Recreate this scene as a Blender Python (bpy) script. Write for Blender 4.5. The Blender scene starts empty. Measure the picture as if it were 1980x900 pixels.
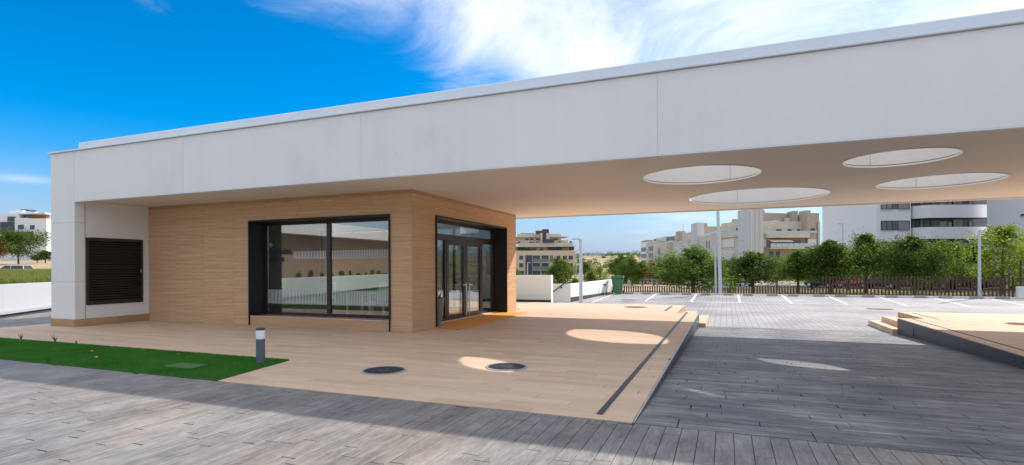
import bpy, bmesh, math, random
import numpy as np
from mathutils import Vector, Matrix
from mathutils.geometry import tessellate_polygon
R = math.radians
rnd = random.Random(7)
nrs = np.random.RandomState(11)
sc = bpy.context.scene
col = sc.collection

# ------------------------------------------------------------------ camera
F_PX, CX, CY, EYE = 1041.0, 990.0, 518.0, 1.5
YAW, ROLL = R(21.7), R(0.28)
cd = bpy.data.cameras.new('camera')
cam = bpy.data.objects.new('camera', cd)
col.objects.link(cam)
cd.sensor_width = 36
cd.lens = F_PX / 1980 * 36
cd.shift_y = (CY - 450) / 1980
cd.clip_start = 0.1
cd.clip_end = 9000
cam.matrix_world = Matrix.Translation((0, 0, EYE)) @ Matrix.Rotation(YAW, 4, 'Z') @ Matrix.Rotation(R(90), 4, 'X') @ Matrix.Rotation(-ROLL, 4, 'Z')
sc.camera = cam

# ------------------------------------------------------------------ light
SUN = Vector((0.76, 0.96, 1.0)).normalized()          # towards the sun
EL = math.asin(SUN.z)
AZ = math.atan2(SUN.x, SUN.y)
sl = bpy.data.lights.new('sun', 'SUN')
sl.energy = 2.0
sl.angle = R(0.55)
sl.color = (1.0, 0.95, 0.88)
so = bpy.data.objects.new('sun', sl)
col.objects.link(so)
so.rotation_euler = (-SUN).to_track_quat('-Z', 'Y').to_euler()
so.location = (20, 25, 30)
w = bpy.data.worlds.new('World')
sc.world = w
w.use_nodes = True
nt = w.node_tree
nt.nodes.clear()
def wn(t, **k):
    n = nt.nodes.new(t)
    for a, b in k.items():
        setattr(n, a, b)
    return n
sky = wn('ShaderNodeTexSky', sky_type='NISHITA', sun_disc=False, sun_elevation=EL, sun_rotation=AZ, air_density=1.0, dust_density=0.6, ozone_density=3.0, altitude=600)
hsv = wn('ShaderNodeHueSaturation')
hsv.inputs['Saturation'].default_value = 1.7
hsv.inputs['Value'].default_value = 0.48
nt.links.new(sky.outputs[0], hsv.inputs['Color'])
tc = wn('ShaderNodeTexCoord')
sep = wn('ShaderNodeSeparateXYZ')
nt.links.new(tc.outputs['Generated'], sep.inputs[0])
def wm(op, a, b=None, c=None, clamp=False):
    n = wn('ShaderNodeMath', operation=op, use_clamp=clamp)
    for i, v in enumerate((a, b, c)):
        if v is None: continue
        if isinstance(v, (int, float)): n.inputs[i].default_value = v
        else: nt.links.new(v, n.inputs[i])
    return n.outputs[0]
den = wm('ADD', wm('MAXIMUM', sep.outputs[2], 0.0), 0.16)
cu, cv = wm('DIVIDE', sep.outputs[0], den), wm('DIVIDE', sep.outputs[1], den)
cmb = wn('ShaderNodeCombineXYZ')
nt.links.new(cu, cmb.inputs[0]); nt.links.new(cv, cmb.inputs[1])
nz = wn('ShaderNodeTexNoise', noise_dimensions='3D')
nz.inputs['Scale'].default_value = 1.7
nz.inputs['Detail'].default_value = 11
nz.inputs['Roughness'].default_value = 0.63
nz.inputs['Distortion'].default_value = 0.9
nt.links.new(cmb.outputs[0], nz.inputs['Vector'])
# broken cloud over most of the sky, with a clear window to the left of the view
clear = wm('ADD', wm('ADD', wm('MULTIPLY', sep.outputs[0], -0.6), wm('MULTIPLY', sep.outputs[1], 0.45)), wm('MULTIPLY', sep.outputs[2], -0.314))
bank = wn('ShaderNodeMapRange', interpolation_type='SMOOTHSTEP')
nt.links.new(clear, bank.inputs['Value'])
bank.inputs['From Min'].default_value = 0.45
bank.inputs['From Max'].default_value = 0.63
bank.inputs['To Min'].default_value = 0.37
bank.inputs['To Max'].default_value = -0.34
cl = wn('ShaderNodeMapRange', interpolation_type='SMOOTHSTEP')
nt.links.new(wm('ADD', nz.outputs['Fac'], bank.outputs[0]), cl.inputs['Value'])
cl.inputs['From Min'].default_value = 0.42
cl.inputs['From Max'].default_value = 1.08
cl.inputs['To Max'].default_value = 0.92
hz = wn('ShaderNodeMapRange', interpolation_type='SMOOTHSTEP')
nt.links.new(sep.outputs[2], hz.inputs['Value'])
hz.inputs['From Min'].default_value = -0.02
hz.inputs['From Max'].default_value = 0.24
hz.inputs['To Min'].default_value = 1.0
hz.inputs['To Max'].default_value = 0.0
hmix = wn('ShaderNodeMix', data_type='RGBA')
nt.links.new(hz.outputs[0], hmix.inputs['Factor'])
nt.links.new(hsv.outputs[0], hmix.inputs['A'])
hmix.inputs['B'].default_value = (0.98, 1.22, 1.80, 1)
mix = wn('ShaderNodeMix', data_type='RGBA')
low = wn('ShaderNodeMapRange', interpolation_type='SMOOTHSTEP')   # clouds thin out into the horizon haze
nt.links.new(sep.outputs[2], low.inputs['Value'])
low.inputs['From Min'].default_value = 0.05
low.inputs['From Max'].default_value = 0.22
low.inputs['To Min'].default_value = 0.22
# one small thin cloud low in the clear part
sa = wm('DIVIDE', wm('SUBTRACT', sep.outputs[2], 0.1245), 0.0055)
sb = wm('DIVIDE', wm('ADD', wm('MULTIPLY', sep.outputs[0], 0.437), wm('MULTIPLY', sep.outputs[1], 0.899)), 0.036)
streak = wm('POWER', 2.718, wm('MULTIPLY', wm('ADD', wm('MULTIPLY', sa, sa), wm('MULTIPLY', sb, sb)), -1.0))
streak = wm('MULTIPLY', streak, wm('MULTIPLY', wm('MULTIPLY', nz.outputs['Fac'], 0.6), wm('LESS_THAN', sep.outputs[0], 0.0)), None)
nt.links.new(wm('MAXIMUM', wm('MULTIPLY', cl.outputs[0], low.outputs[0]), streak), mix.inputs['Factor'])
nt.links.new(hmix.outputs['Result'], mix.inputs['A'])
nz2 = wn('ShaderNodeTexNoise', noise_dimensions='3D')
nz2.inputs['Scale'].default_value = 2.3
nz2.inputs['Detail'].default_value = 8
nt.links.new(cmb.outputs[0], nz2.inputs['Vector'])
cr = wn('ShaderNodeValToRGB')
cr.color_ramp.elements[0].position = 0.3; cr.color_ramp.elements[0].color = (0.76, 0.80, 0.86, 1)
cr.color_ramp.elements[1].position = 0.7; cr.color_ramp.elements[1].color = (1.0, 1.0, 1.02, 1)
nt.links.new(nz2.outputs['Fac'], cr.inputs['Fac'])
vm = wn('ShaderNodeVectorMath', operation='SCALE')
vm.inputs['Scale'].default_value = 3.3
nt.links.new(cr.outputs[0], vm.inputs[0])
nt.links.new(vm.outputs[0], mix.inputs['B'])
bg = wn('ShaderNodeBackground')
bg.inputs['Strength'].default_value = 0.15
nt.links.new(mix.outputs['Result'], bg.inputs['Color'])
wo = wn('ShaderNodeOutputWorld')
nt.links.new(bg.outputs[0], wo.inputs['Surface'])
sc.view_settings.view_transform = 'Standard'
sc.view_settings.look = 'None'
sc.view_settings.exposure = 1.45
sc.view_settings.gamma = 1.0

# ------------------------------------------------------------------ helpers
FW = np.array([-math.sin(YAW), math.cos(YAW), 0.0])
RT = np.array([math.cos(YAW), math.sin(YAW), 0.0])
def ahead(px, depth):
    """ground position seen in the direction px at the given distance ahead"""
    v = depth * (FW + RT * (px - CX) / F_PX)
    return float(v[0]), float(v[1])
def horizon(px):
    return CY - (px - CX) * math.tan(ROLL)

WL = {}
def tag(o, label=None, cat=None, group=None, kind=None):
    if label: o['label'] = label
    if cat: o['category'] = cat
    if group: o['group'] = group
    if kind: o['kind'] = kind
    return o
def thing(name, loc, label, cat, rz=0.0, group=None, parent=None):
    o = bpy.data.objects.new(name, None)
    col.objects.link(o)
    o.location = loc
    o.rotation_euler = (0, 0, rz)
    o.empty_display_size = 0.3
    WL[o] = Vector(loc)
    if parent: o.parent = parent
    return tag(o, label, cat, group)
def copy_tree(o, parent=None):
    c = o.copy()
    col.objects.link(c)
    if parent: c.parent = parent
    for ch in list(o.children):
        copy_tree(ch, c)
    return c
class MB:
    def __init__(s):
        s.v = []; s.f = []; s.sm = []
    def add(s, vs, fs, smooth=False):
        n = len(s.v)
        s.v += [tuple(p) for p in vs]
        s.f += [tuple(i + n for i in f) for f in fs]
        s.sm += [smooth] * len(fs)
        return s
    def box(s, x0, x1, y0, y1, z0, z1):
        return s.add([(x0,y0,z0),(x1,y0,z0),(x1,y1,z0),(x0,y1,z0),(x0,y0,z1),(x1,y0,z1),(x1,y1,z1),(x0,y1,z1)],
                     [(0,3,2,1),(4,5,6,7),(0,1,5,4),(1,2,6,5),(2,3,7,6),(3,0,4,7)])
    def prism(s, poly, z0, z1):
        n = len(poly)
        return s.add([(x,y,z0) for x,y in poly]+[(x,y,z1) for x,y in poly],
                     [tuple(range(n-1,-1,-1)), tuple(range(n,2*n))]+[(i,(i+1)%n,n+(i+1)%n,n+i) for i in range(n)])
    def tube(s, pts, rs, n=10, caps=True):
        pts = [Vector(p) for p in pts]
        if not isinstance(rs, (list, tuple)): rs = [rs]*len(pts)
        vs = []; fs = []
        for i, p in enumerate(pts):
            d = (pts[min(i+1,len(pts)-1)] - pts[max(i-1,0)]).normalized()
            a = d.orthogonal().normalized() if abs(d.z) < 0.99 else Vector((1,0,0))
            a = (a - d*a.dot(d)).normalized()
            b = d.cross(a)
            for k in range(n):
                t = 2*math.pi*k/n
                vs.append(p + (a*math.cos(t)+b*math.sin(t))*rs[i])
        for i in range(len(pts)-1):
            for k in range(n):
                fs.append((i*n+k, i*n+(k+1)%n, (i+1)*n+(k+1)%n, (i+1)*n+k))
        s.add(vs, fs, True)
        if caps:
            m = len(vs)
            s.add(vs[:n], [tuple(range(n-1,-1,-1))]); s.add(vs[m-n:], [tuple(range(n))])
        return s
    def lathe(s, c, prof, n=24):
        vs = []; fs = []
        for r, z in prof:
            for k in range(n):
                t = 2*math.pi*k/n
                vs.append((c[0]+r*math.cos(t), c[1]+r*math.sin(t), c[2]+z))
        for i in range(len(prof)-1):
            for k in range(n):
                fs.append((i*n+k, i*n+(k+1)%n, (i+1)*n+(k+1)%n, (i+1)*n+k))
        s.add(vs, fs, False)
        return s
    def quad(s, a, b, c, d):
        return s.add([a,b,c,d], [(0,1,2,3)])
    def build(s, name, m, parent=None, local=False, bevel=0.0, smooth=False, segs=1):
        me = bpy.data.meshes.new(name)
        V = np.array(s.v, float)
        c = (V.min(0)+V.max(0))/2
        c[2] = V[:,2].min()
        me.from_pydata([tuple(p) for p in V-c], [], s.f)
        me.materials.append(m)
        if smooth: s.sm = [True]*len(s.f)
        me.polygons.foreach_set('use_smooth', s.sm)
        if bevel > 0:
            bm = bmesh.new(); bm.from_mesh(me)
            bmesh.ops.remove_doubles(bm, verts=bm.verts, dist=1e-5)
            ed = [e for e in bm.edges if len(e.link_faces) == 2 and e.calc_face_angle(0) > 0.5]
            bmesh.ops.bevel(bm, geom=ed, offset=bevel, segments=segs, affect='EDGES', profile=0.5, clamp_overlap=True)
            bm.to_mesh(me); bm.free()
        me.update()
        o = bpy.data.objects.new(name, me)
        col.objects.link(o)
        loc = Vector(c)
        if parent is not None:
            o.parent = parent
            if not local:
                loc = loc - WL[parent]
        WL[o] = Vector(c)
        o.location = loc
        return o
def inst(name, me, loc, parent=None, rot=(0,0,0)):
    o = bpy.data.objects.new(name, me)
    col.objects.link(o)
    l = Vector(loc)
    WL[o] = l.copy()
    if parent is not None:
        o.parent = parent
        l = l - WL[parent]
    o.location = l
    o.rotation_euler = rot
    return o

# ------------------------------------------------------------------ materials
def newmat(name):
    m = bpy.data.materials.new(name)
    m.use_nodes = True
    t = m.node_tree
    b = t.nodes['Principled BSDF']
    return m, t, b
def N(t, typ, ins=None, **k):
    n = t.nodes.new(typ)
    for a, v in k.items(): setattr(n, a, v)
    for a, v in (ins or {}).items():
        if hasattr(v, 'links') or isinstance(v, bpy.types.NodeSocket): t.links.new(v, n.inputs[a])
        else: n.inputs[a].default_value = v
    return n
def coords(t, scale=(1,1,1), islands=False):
    tc = N(t, 'ShaderNodeTexCoord')
    oi = N(t, 'ShaderNodeObjectInfo')
    rsum = oi.outputs['Random']
    if islands:
        g = N(t, 'ShaderNodeNewGeometry')
        rsum = N(t, 'ShaderNodeMath', {0: rsum, 1: g.outputs['Random Per Island']}, operation='ADD').outputs[0]
    sh = N(t, 'ShaderNodeMath', {0: rsum, 1: 41.7}, operation='MULTIPLY')
    ad = N(t, 'ShaderNodeVectorMath', {0: tc.outputs['Object'], 1: sh.outputs[0]}, operation='ADD')
    mp = N(t, 'ShaderNodeMapping', {'Vector': ad.outputs[0], 'Scale': scale})
    return mp.outputs[0], rsum
def ramp(t, fac, stops):
    r = N(t, 'ShaderNodeValToRGB', {'Fac': fac})
    e = r.color_ramp.elements
    while len(e) < len(stops): e.new(0.5)
    for i, (p, c) in enumerate(stops):
        e[i].position = p
        e[i].color = (*c, 1) if len(c) == 3 else c
    return r.outputs['Color']
def noise(t, vec, scale, detail=4, rough=0.55, dist=0.0):
    return N(t, 'ShaderNodeTexNoise', {'Vector': vec, 'Scale': scale, 'Detail': detail, 'Roughness': rough, 'Distortion': dist}).outputs['Fac']
def bump(t, b, h, strength, dist=0.01):
    n = N(t, 'ShaderNodeBump', {'Height': h, 'Strength': strength, 'Distance': dist})
    t.links.new(n.outputs[0], b.inputs['Normal'])
def mul(c, k): return tuple(min(1, x*k) for x in c)
def plain(name, c, rough=0.6, var=0.12, scale=3.0, bs=60.0, bstr=0.1, metal=0.0, stretch=(1,1,1), spec=0.5, objvar=0.0):
    m, t, b = newmat(name)
    v, rs = coords(t, stretch)
    f = noise(t, v, scale, 6, 0.6)
    cc = ramp(t, f, [(0.25, mul(c, 1-var)), (0.75, mul(c, 1+var))])
    if objvar:
        mr = N(t, 'ShaderNodeMapRange', {'Value': rs, 'To Min': 1-objvar, 'To Max': 1+objvar})
        cc = N(t, 'ShaderNodeVectorMath', {0: cc, 1: mr.outputs[0]}, operation='MULTIPLY').outputs[0]
    t.links.new(cc, b.inputs['Base Color'])
    b.inputs['Roughness'].default_value = rough
    b.inputs['Metallic'].default_value = metal
    b.inputs['Specular IOR Level'].default_value = spec
    if bstr: bump(t, b, noise(t, v, bs, 3, 0.6), bstr, 0.004)
    return m
def render_wall(name, c, dirt=0.1, zs=0.35):
    """painted mortar: fine grain, faint vertical streaks and clouds"""
    m, t, b = newmat(name)
    v, rs = coords(t)
    st = N(t, 'ShaderNodeMapping', {'Vector': v, 'Scale': (3.0, 3.0, 0.12)}).outputs[0]
    f1 = noise(t, st, 1.3, 5, 0.6)
    f2 = noise(t, v, 0.5, 5, 0.6)
    f3 = noise(t, v, 42, 4, 0.75)
    s1 = N(t, 'ShaderNodeMath', {0: f1, 1: 0.20, 2: 0.0}, operation='MULTIPLY_ADD').outputs[0]
    s2 = N(t, 'ShaderNodeMath', {0: f2, 1: 0.55, 2: s1}, operation='MULTIPLY_ADD').outputs[0]
    s3 = N(t, 'ShaderNodeMath', {0: f3, 1: 0.38, 2: s2}, operation='MULTIPLY_ADD').outputs[0]
    cc = ramp(t, s3, [(0.32, mul(c, 1-dirt)), (0.5, c), (0.72, mul(c, 1+dirt*0.4))])
    t.links.new(cc, b.inputs['Base Color'])
    b.inputs['Roughness'].default_value = 0.85
    b.inputs['Specular IOR Level'].default_value = 0.25
    bump(t, b, noise(t, v, 160, 3, 0.7), 0.25, 0.004)
    return m
def planks(name, stops, stretch, gs, rough=(0.45,0.7), pv=0.14, knots=0.0, bstr=0.3, spec=0.4):
    """boards: grain runs along the stretched axis, every board its own tone"""
    m, t, b = newmat(name)
    v, rs = coords(t, stretch, True)
    g1 = noise(t, v, gs, 7, 0.62, 0.4)
    v2, _ = coords(t, tuple(max(x*0.5, 0.25) for x in stretch), True)
    g2 = noise(t, v2, gs*0.35, 4, 0.6)
    f = N(t, 'ShaderNodeMath', {0: g2, 1: 0.55, 2: 0.0}, operation='MULTIPLY_ADD').outputs[0]
    f = N(t, 'ShaderNodeMath', {0: g1, 1: 0.45, 2: f}, operation='MULTIPLY_ADD').outputs[0]
    cc = ramp(t, f, stops)
    fr = N(t, 'ShaderNodeMath', {0: N(t, 'ShaderNodeMath', {0: rs, 1: 7.31}, operation='MULTIPLY').outputs[0]}, operation='FRACT').outputs[0]
    mr = N(t, 'ShaderNodeMapRange', {'Value': fr, 'To Min': 1-pv, 'To Max': 1+pv})
    cc = N(t, 'ShaderNodeVectorMath', {0: cc, 1: mr.outputs[0]}, operation='MULTIPLY').outputs[0]
    t.links.new(cc, b.inputs['Base Color'])
    rr = N(t, 'ShaderNodeMapRange', {'Value': g1, 'To Min': rough[0], 'To Max': rough[1]})
    t.links.new(rr.outputs[0], b.inputs['Roughness'])
    b.inputs['Specular IOR Level'].default_value = spec
    bump(t, b, g1, bstr, 0.006)
    return m
def stamped(name, grain, stops, bstr=0.6, warm=0.6):
    """stamped concrete boards with worn pale and dark sealed streaks (streaks run across boards: world scale)"""
    m, t, b = newmat(name)
    sx = (0.7, 9, 9) if grain == 'x' else (9, 0.7, 9)
    v, rs = coords(t, sx, True)
    g1 = noise(t, v, 2.6, 7, 0.65, 0.5)
    ge = N(t, 'ShaderNodeNewGeometry')
    w1 = N(t, 'ShaderNodeMapping', {'Vector': ge.outputs['Position'], 'Scale': (0.5, 4.5, 1) if grain == 'x' else (1.7, 0.8, 1)}).outputs[0]
    big = noise(t, w1, 1.2, 9, 0.7, 0.3)
    blot = noise(t, ge.outputs['Position'], 0.9, 8, 0.65)
    fine = noise(t, coords(t, (2.6, 34, 34) if grain == 'x' else (30, 5, 30), True)[0], 1.0, 6, 0.75, 0.6)
    f = N(t, 'ShaderNodeMath', {0: big, 1: 0.30, 2: 0.0}, operation='MULTIPLY_ADD').outputs[0]
    f = N(t, 'ShaderNodeMath', {0: blot, 1: 0.22, 2: f}, operation='MULTIPLY_ADD').outputs[0]
    f = N(t, 'ShaderNodeMath', {0: g1, 1: 0.18, 2: f}, operation='MULTIPLY_ADD').outputs[0]
    f = N(t, 'ShaderNodeMath', {0: fine, 1: 0.30, 2: f}, operation='MULTIPLY_ADD').outputs[0]
    cc = ramp(t, f, stops)
    tint = N(t, 'ShaderNodeMapRange', {'Value': noise(t, w1, 0.55, 6, 0.6), 'From Min': 0.48, 'From Max': 0.66, 'To Max': warm})
    cc = N(t, 'ShaderNodeMix', {'Factor': tint.outputs[0], 'A': cc, 'B': (1.0, 0.86, 0.72, 1)}, data_type='RGBA', blend_type='MULTIPLY').outputs['Result']
    fr = N(t, 'ShaderNodeMath', {0: N(t, 'ShaderNodeMath', {0: rs, 1: 7.31}, operation='MULTIPLY').outputs[0]}, operation='FRACT').outputs[0]
    mr = N(t, 'ShaderNodeMapRange', {'Value': fr, 'To Min': 0.93, 'To Max': 1.07})
    cc = N(t, 'ShaderNodeVectorMath', {0: cc, 1: mr.outputs[0]}, operation='MULTIPLY').outputs[0]
    sp = noise(t, ge.outputs['Position'], 26, 3, 0.6)
    spk = N(t, 'ShaderNodeMapRange', {'Value': sp, 'From Min': 0.70, 'From Max': 0.75, 'To Max': 0.5})
    cc = N(t, 'ShaderNodeMix', {'Factor': spk.outputs[0], 'A': cc, 'B': (0.5,0.49,0.48,1)}, data_type='RGBA').outputs['Result']
    t.links.new(cc, b.inputs['Base Color'])
    rr = N(t, 'ShaderNodeMapRange', {'Value': f, 'From Min': 0.3, 'From Max': 0.7, 'To Min': 0.42, 'To Max': 0.75})
    t.links.new(rr.outputs[0], b.inputs['Roughness'])
    b.inputs['Specular IOR Level'].default_value = 0.45
    bump(t, b, N(t, 'ShaderNodeMath', {0: g1, 1: fine}, operation='ADD').outputs[0], bstr, 0.005)
    return m
def leafmat(name, dark, light, trans=0.35):
    m, t, b = newmat(name)
    g = N(t, 'ShaderNodeNewGeometry')
    tc = N(t, 'ShaderNodeTexCoord')
    f = noise(t, tc.outputs['Object'], 1.4, 3)
    k = N(t, 'ShaderNodeMath', {0: g.outputs['Random Per Island'], 1: 0.55, 2: N(t, 'ShaderNodeMath', {0: f, 1: 0.9, 2: -0.22}, operation='MULTIPLY_ADD').outputs[0]}, operation='MULTIPLY_ADD').outputs[0]
    cc = ramp(t, k, [(0.15, dark), (0.85, light)])
    oi = N(t, 'ShaderNodeObjectInfo')
    mr = N(t, 'ShaderNodeMapRange', {'Value': oi.outputs['Random'], 'To Min': 0.8, 'To Max': 1.2})
    cc = N(t, 'ShaderNodeVectorMath', {0: cc, 1: mr.outputs[0]}, operation='MULTIPLY').outputs[0]
    t.links.new(cc, b.inputs['Base Color'])
    b.inputs['Roughness'].default_value = 0.7
    b.inputs['Specular IOR Level'].default_value = 0.12
    tr = N(t, 'ShaderNodeBsdfTranslucent', {'Color': N(t, 'ShaderNodeVectorMath', {0: cc, 1: (1.5, 1.5, 0.7)}, operation='MULTIPLY').outputs[0]})
    mx = N(t, 'ShaderNodeMixShader', {0: trans, 1: b.outputs[0], 2: tr.outputs[0]})
    t.links.new(mx.outputs[0], t.nodes['Material Output'].inputs['Surface'])
    return m
def glassmat(name, refl, tint, rough=0.0):
    m, t, b = newmat(name)
    t.nodes.remove(b)
    lw = N(t, 'ShaderNodeLayerWeight', {'Blend': 0.35})
    mr = N(t, 'ShaderNodeMapRange', {'Value': lw.outputs['Fresnel'], 'To Min': refl*0.8, 'To Max': 0.9})
    tr = N(t, 'ShaderNodeBsdfTransparent', {'Color': (*tint, 1)})
    gl = N(t, 'ShaderNodeBsdfGlossy', {'Color': (0.93,0.95,0.95,1), 'Roughness': rough})
    mx = N(t, 'ShaderNodeMixShader', {0: mr.outputs[0], 1: tr.outputs[0], 2: gl.outputs[0]})
    t.links.new(mx.outputs[0], t.nodes['Material Output'].inputs['Surface'])
    return m

M = {}
M['fascia'] = render_wall('white_render', (0.81, 0.79, 0.765), 0.15)
M['white'] = render_wall('white_paint', (0.80, 0.79, 0.77), 0.06)
M['joint_pale'] = plain('joint_filler', (0.60,0.58,0.55), 0.9)
M['soffit'] = render_wall('soffit_warm_bounce', (0.80, 0.74, 0.67), 0.04)  # white soffit; warm bounce off the deck is put into the colour
M['concrete_white'] = render_wall('rough_white_concrete', (0.72, 0.72, 0.71), 0.14)
def pitted():
    m = render_wall('pitted_concrete', (0.42, 0.43, 0.455), 0.12)
    t = m.node_tree; b = t.nodes['Principled BSDF']
    src = b.inputs['Base Color'].links[0].from_socket
    v, _ = coords(t)
    vo = N(t, 'ShaderNodeTexVoronoi', {'Vector': v, 'Scale': 5.0, 'Randomness': 1.0})
    sz_ = noise(t, v, 2.0, 2)
    k = N(t, 'ShaderNodeMapRange', {'Value': N(t, 'ShaderNodeMath', {0: vo.outputs['Distance'], 1: sz_}, operation='ADD').outputs[0], 'From Min': 0.42, 'From Max': 0.46, 'To Min': 0.8, 'To Max': 0.0})
    mx = N(t, 'ShaderNodeMix', {'Factor': k.outputs[0], 'A': src, 'B': (0.12,0.12,0.12,1)}, data_type='RGBA')
    t.links.new(mx.outputs['Result'], b.inputs['Base Color'])
    return m
M['pitted'] = pitted()
M['coping'] = plain('coping_metal', (0.70, 0.74, 0.78), 0.4, 0.05, 2, 20, 0.03, 0.25)
M['slat'] = planks('cladding_wood', [(0.32,(0.58,0.355,0.195)),(0.5,(0.71,0.455,0.26)),(0.68,(0.82,0.56,0.34))], (1.0,1.0,26), 3.2, (0.5,0.7), 0.06, bstr=0.1)
M['deck'] = planks('deck_tile', [(0.28,(0.54,0.38,0.255)),(0.5,(0.66,0.48,0.335)),(0.72,(0.74,0.56,0.405))], (0.8,9,9), 2.6, (0.5,0.68), 0.07, bstr=0.06, spec=0.18)
M['woodtile'] = planks('wood_tile', [(0.25,(0.36,0.21,0.11)),(0.5,(0.47,0.29,0.16)),(0.75,(0.56,0.37,0.22))], (0.8,0.8,8), 3, (0.5,0.7), 0.08, bstr=0.06)
M['joint'] = plain('joint_dark', (0.10,0.085,0.07), 0.9)
M['joint_gray'] = plain('joint_gray', (0.065,0.066,0.07), 0.9)
GS = [(0.41,(0.105,0.098,0.098)),(0.48,(0.195,0.182,0.178)),(0.53,(0.255,0.236,0.226)),(0.60,(0.36,0.33,0.31))]
M['stampy'] = stamped('stamped_concrete', 'y', GS)
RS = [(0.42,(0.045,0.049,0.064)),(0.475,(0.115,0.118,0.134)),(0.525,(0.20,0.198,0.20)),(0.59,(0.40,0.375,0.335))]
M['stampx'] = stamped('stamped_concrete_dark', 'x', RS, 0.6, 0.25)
M['slate'] = plain('slate_riser', (0.045,0.05,0.058), 0.45, 0.2, 4, 40, 0.1)
M['trim_dark'] = plain('dark_strip', (0.035,0.037,0.042), 0.5, 0.2, 5)
M['black_frame'] = plain('black_steel', (0.012,0.012,0.013), 0.5, 0.2, 2, 50, 0.03)
M['brown_frame'] = plain('brown_aluminium', (0.035,0.018,0.015), 0.35, 0.1, 2, 50, 0.02)
M['louvre'] = plain('louvre_brown', (0.03,0.024,0.022), 0.35, 0.15)
M['steel'] = plain('brushed_steel', (0.6,0.6,0.6), 0.28, 0.06, 3, 90, 0.05, 1.0, (1,1,8))
M['alu'] = plain('pale_aluminium', (0.7,0.7,0.7), 0.35, 0.05, 3, 40, 0.03, 0.6)
M['galv'] = plain('galvanised', (0.52,0.55,0.58), 0.45, 0.12, 6, 40, 0.06, 0.5)
M['glass'] = glassmat('window_glass', 0.15, (0.97,0.985,0.98))
M['clad_back'] = plain('cladding_backing', (0.20,0.12,0.065), 0.8)
M['clubwood'] = planks('clubhouse_wood', [(0.25,(0.26,0.175,0.115)),(0.5,(0.32,0.225,0.155)),(0.75,(0.38,0.28,0.20))], (1,1,12), 3)
M['coir'] = plain('orange_coir', (0.78,0.34,0.06), 0.95, 0.2, 60, 300, 0.25)
M['castiron'] = plain('cast_iron', (0.075,0.08,0.09), 0.5, 0.3, 12, 60, 0.15, 0.3)
M['bollard'] = plain('bollard_grey', (0.10,0.125,0.15), 0.45, 0.1, 6)
M['opal'] = plain('opal_plastic', (0.82,0.83,0.86), 0.3, 0.03)
M['cap'] = plain('dark_cap', (0.03,0.04,0.06), 0.4)
M['fence'] = plain('fence_brown', (0.065,0.028,0.018), 0.5, 0.2, 4, objvar=0.25)
M['kerb'] = plain('wheel_stop_concrete', (0.33,0.33,0.315), 0.9, 0.2, 8, 60, 0.4, objvar=0.1)
M['paint'] = plain('road_paint', (0.74,0.74,0.72), 0.7, 0.12, 14)
M['bin'] = plain('bin_green', (0.05,0.15,0.06), 0.4, 0.12, 5)
M['rubber'] = plain('rubber', (0.02,0.02,0.022), 0.8)
M['darkbase'] = plain('dark_plinth', (0.045,0.047,0.05), 0.8, 0.3, 5, 30, 0.3)
M['pot'] = plain('pot_taupe', (0.25,0.20,0.18), 0.6, 0.1)
M['floor_in'] = plain('room_floor', (0.68,0.60,0.52), 0.5, 0.1)
M['wall_in'] = plain('room_wall', (0.80,0.78,0.75), 0.8, 0.04)
M['chair_white'] = plain('white_plastic', (0.82,0.82,0.82), 0.4, 0.03)
M['chair_grey'] = plain('grey_mesh', (0.30,0.30,0.31), 0.8, 0.1)
M['curtain'] = plain('curtain', (0.8,0.8,0.78), 0.9, 0.05)
M['bark'] = plain('bark', (0.10,0.075,0.055), 0.9, 0.3, 8, 30, 0.5, stretch=(4,4,1))
M['leaf'] = leafmat('leaf_green', (0.036,0.08,0.017), (0.165,0.25,0.055), 0.4)
M['leaf_dark'] = leafmat('leaf_dark', (0.03,0.06,0.014), (0.115,0.18,0.04), 0.38)
M['leaf_yellow'] = leafmat('leaf_yellowgreen', (0.07,0.12,0.018), (0.30,0.38,0.07), 0.45)
M['leaf_red'] = leafmat('leaf_rust', (0.10,0.04,0.015), (0.30,0.13,0.04))
M['turf'] = leafmat('turf', (0.04,0.15,0.022), (0.10,0.30,0.055), 0.2)
M['turf_base'] = plain('turf_base', (0.04,0.14,0.03), 0.9, 0.3, 8, 80, 0.4)
M['dry'] = leafmat('dry_grass', (0.09,0.11,0.03), (0.36,0.30,0.12), 0.3)
M['handrail'] = plain('handrail_brown', (0.03,0.015,0.012), 0.4)
M['decal'] = plain('decal_white', (0.75,0.75,0.76), 0.6, 0.02)
M['ink'] = plain('decal_ink', (0.012,0.015,0.03), 0.5, 0.02)
M['orange'] = plain('decal_orange', (0.75,0.20,0.03), 0.5, 0.02)
# far building materials
M['b_beige'] = plain('beige_render', (0.60,0.49,0.37), 0.85, 0.06, 0.3)
M['b_teal'] = plain('teal_glass', (0.13,0.19,0.19), 0.2, 0.1, 0.3, bstr=0)
M['b_pane'] = plain('dark_pane', (0.035,0.045,0.06), 0.12, 0.3, 0.5, bstr=0, spec=0.8)
M['b_frame'] = plain('dark_window_frame', (0.06,0.06,0.065), 0.5)
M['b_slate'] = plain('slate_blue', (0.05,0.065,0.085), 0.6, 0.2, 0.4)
M['b_roof'] = plain('roof_edge', (0.50,0.50,0.49), 0.7)
M['b_white'] = render_wall('far_white', (0.76,0.77,0.79), 0.03)
M['b_shutter'] = plain('roller_shutter', (0.27,0.265,0.27), 0.7, 0.05)
M['b_shutter_pale'] = plain('pale_shutter', (0.66,0.64,0.62), 0.7, 0.04)
M['b_wood'] = plain('terrace_wood', (0.33,0.18,0.10), 0.7)
M['b_pale'] = plain('pale_ribbed_panel', (0.55,0.55,0.56), 0.6, 0.08, 0.3, stretch=(6,6,0.2))
M['b_rail'] = plain('rail_glass', (0.45,0.56,0.56), 0.15, 0.08, 0.4, bstr=0)
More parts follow.
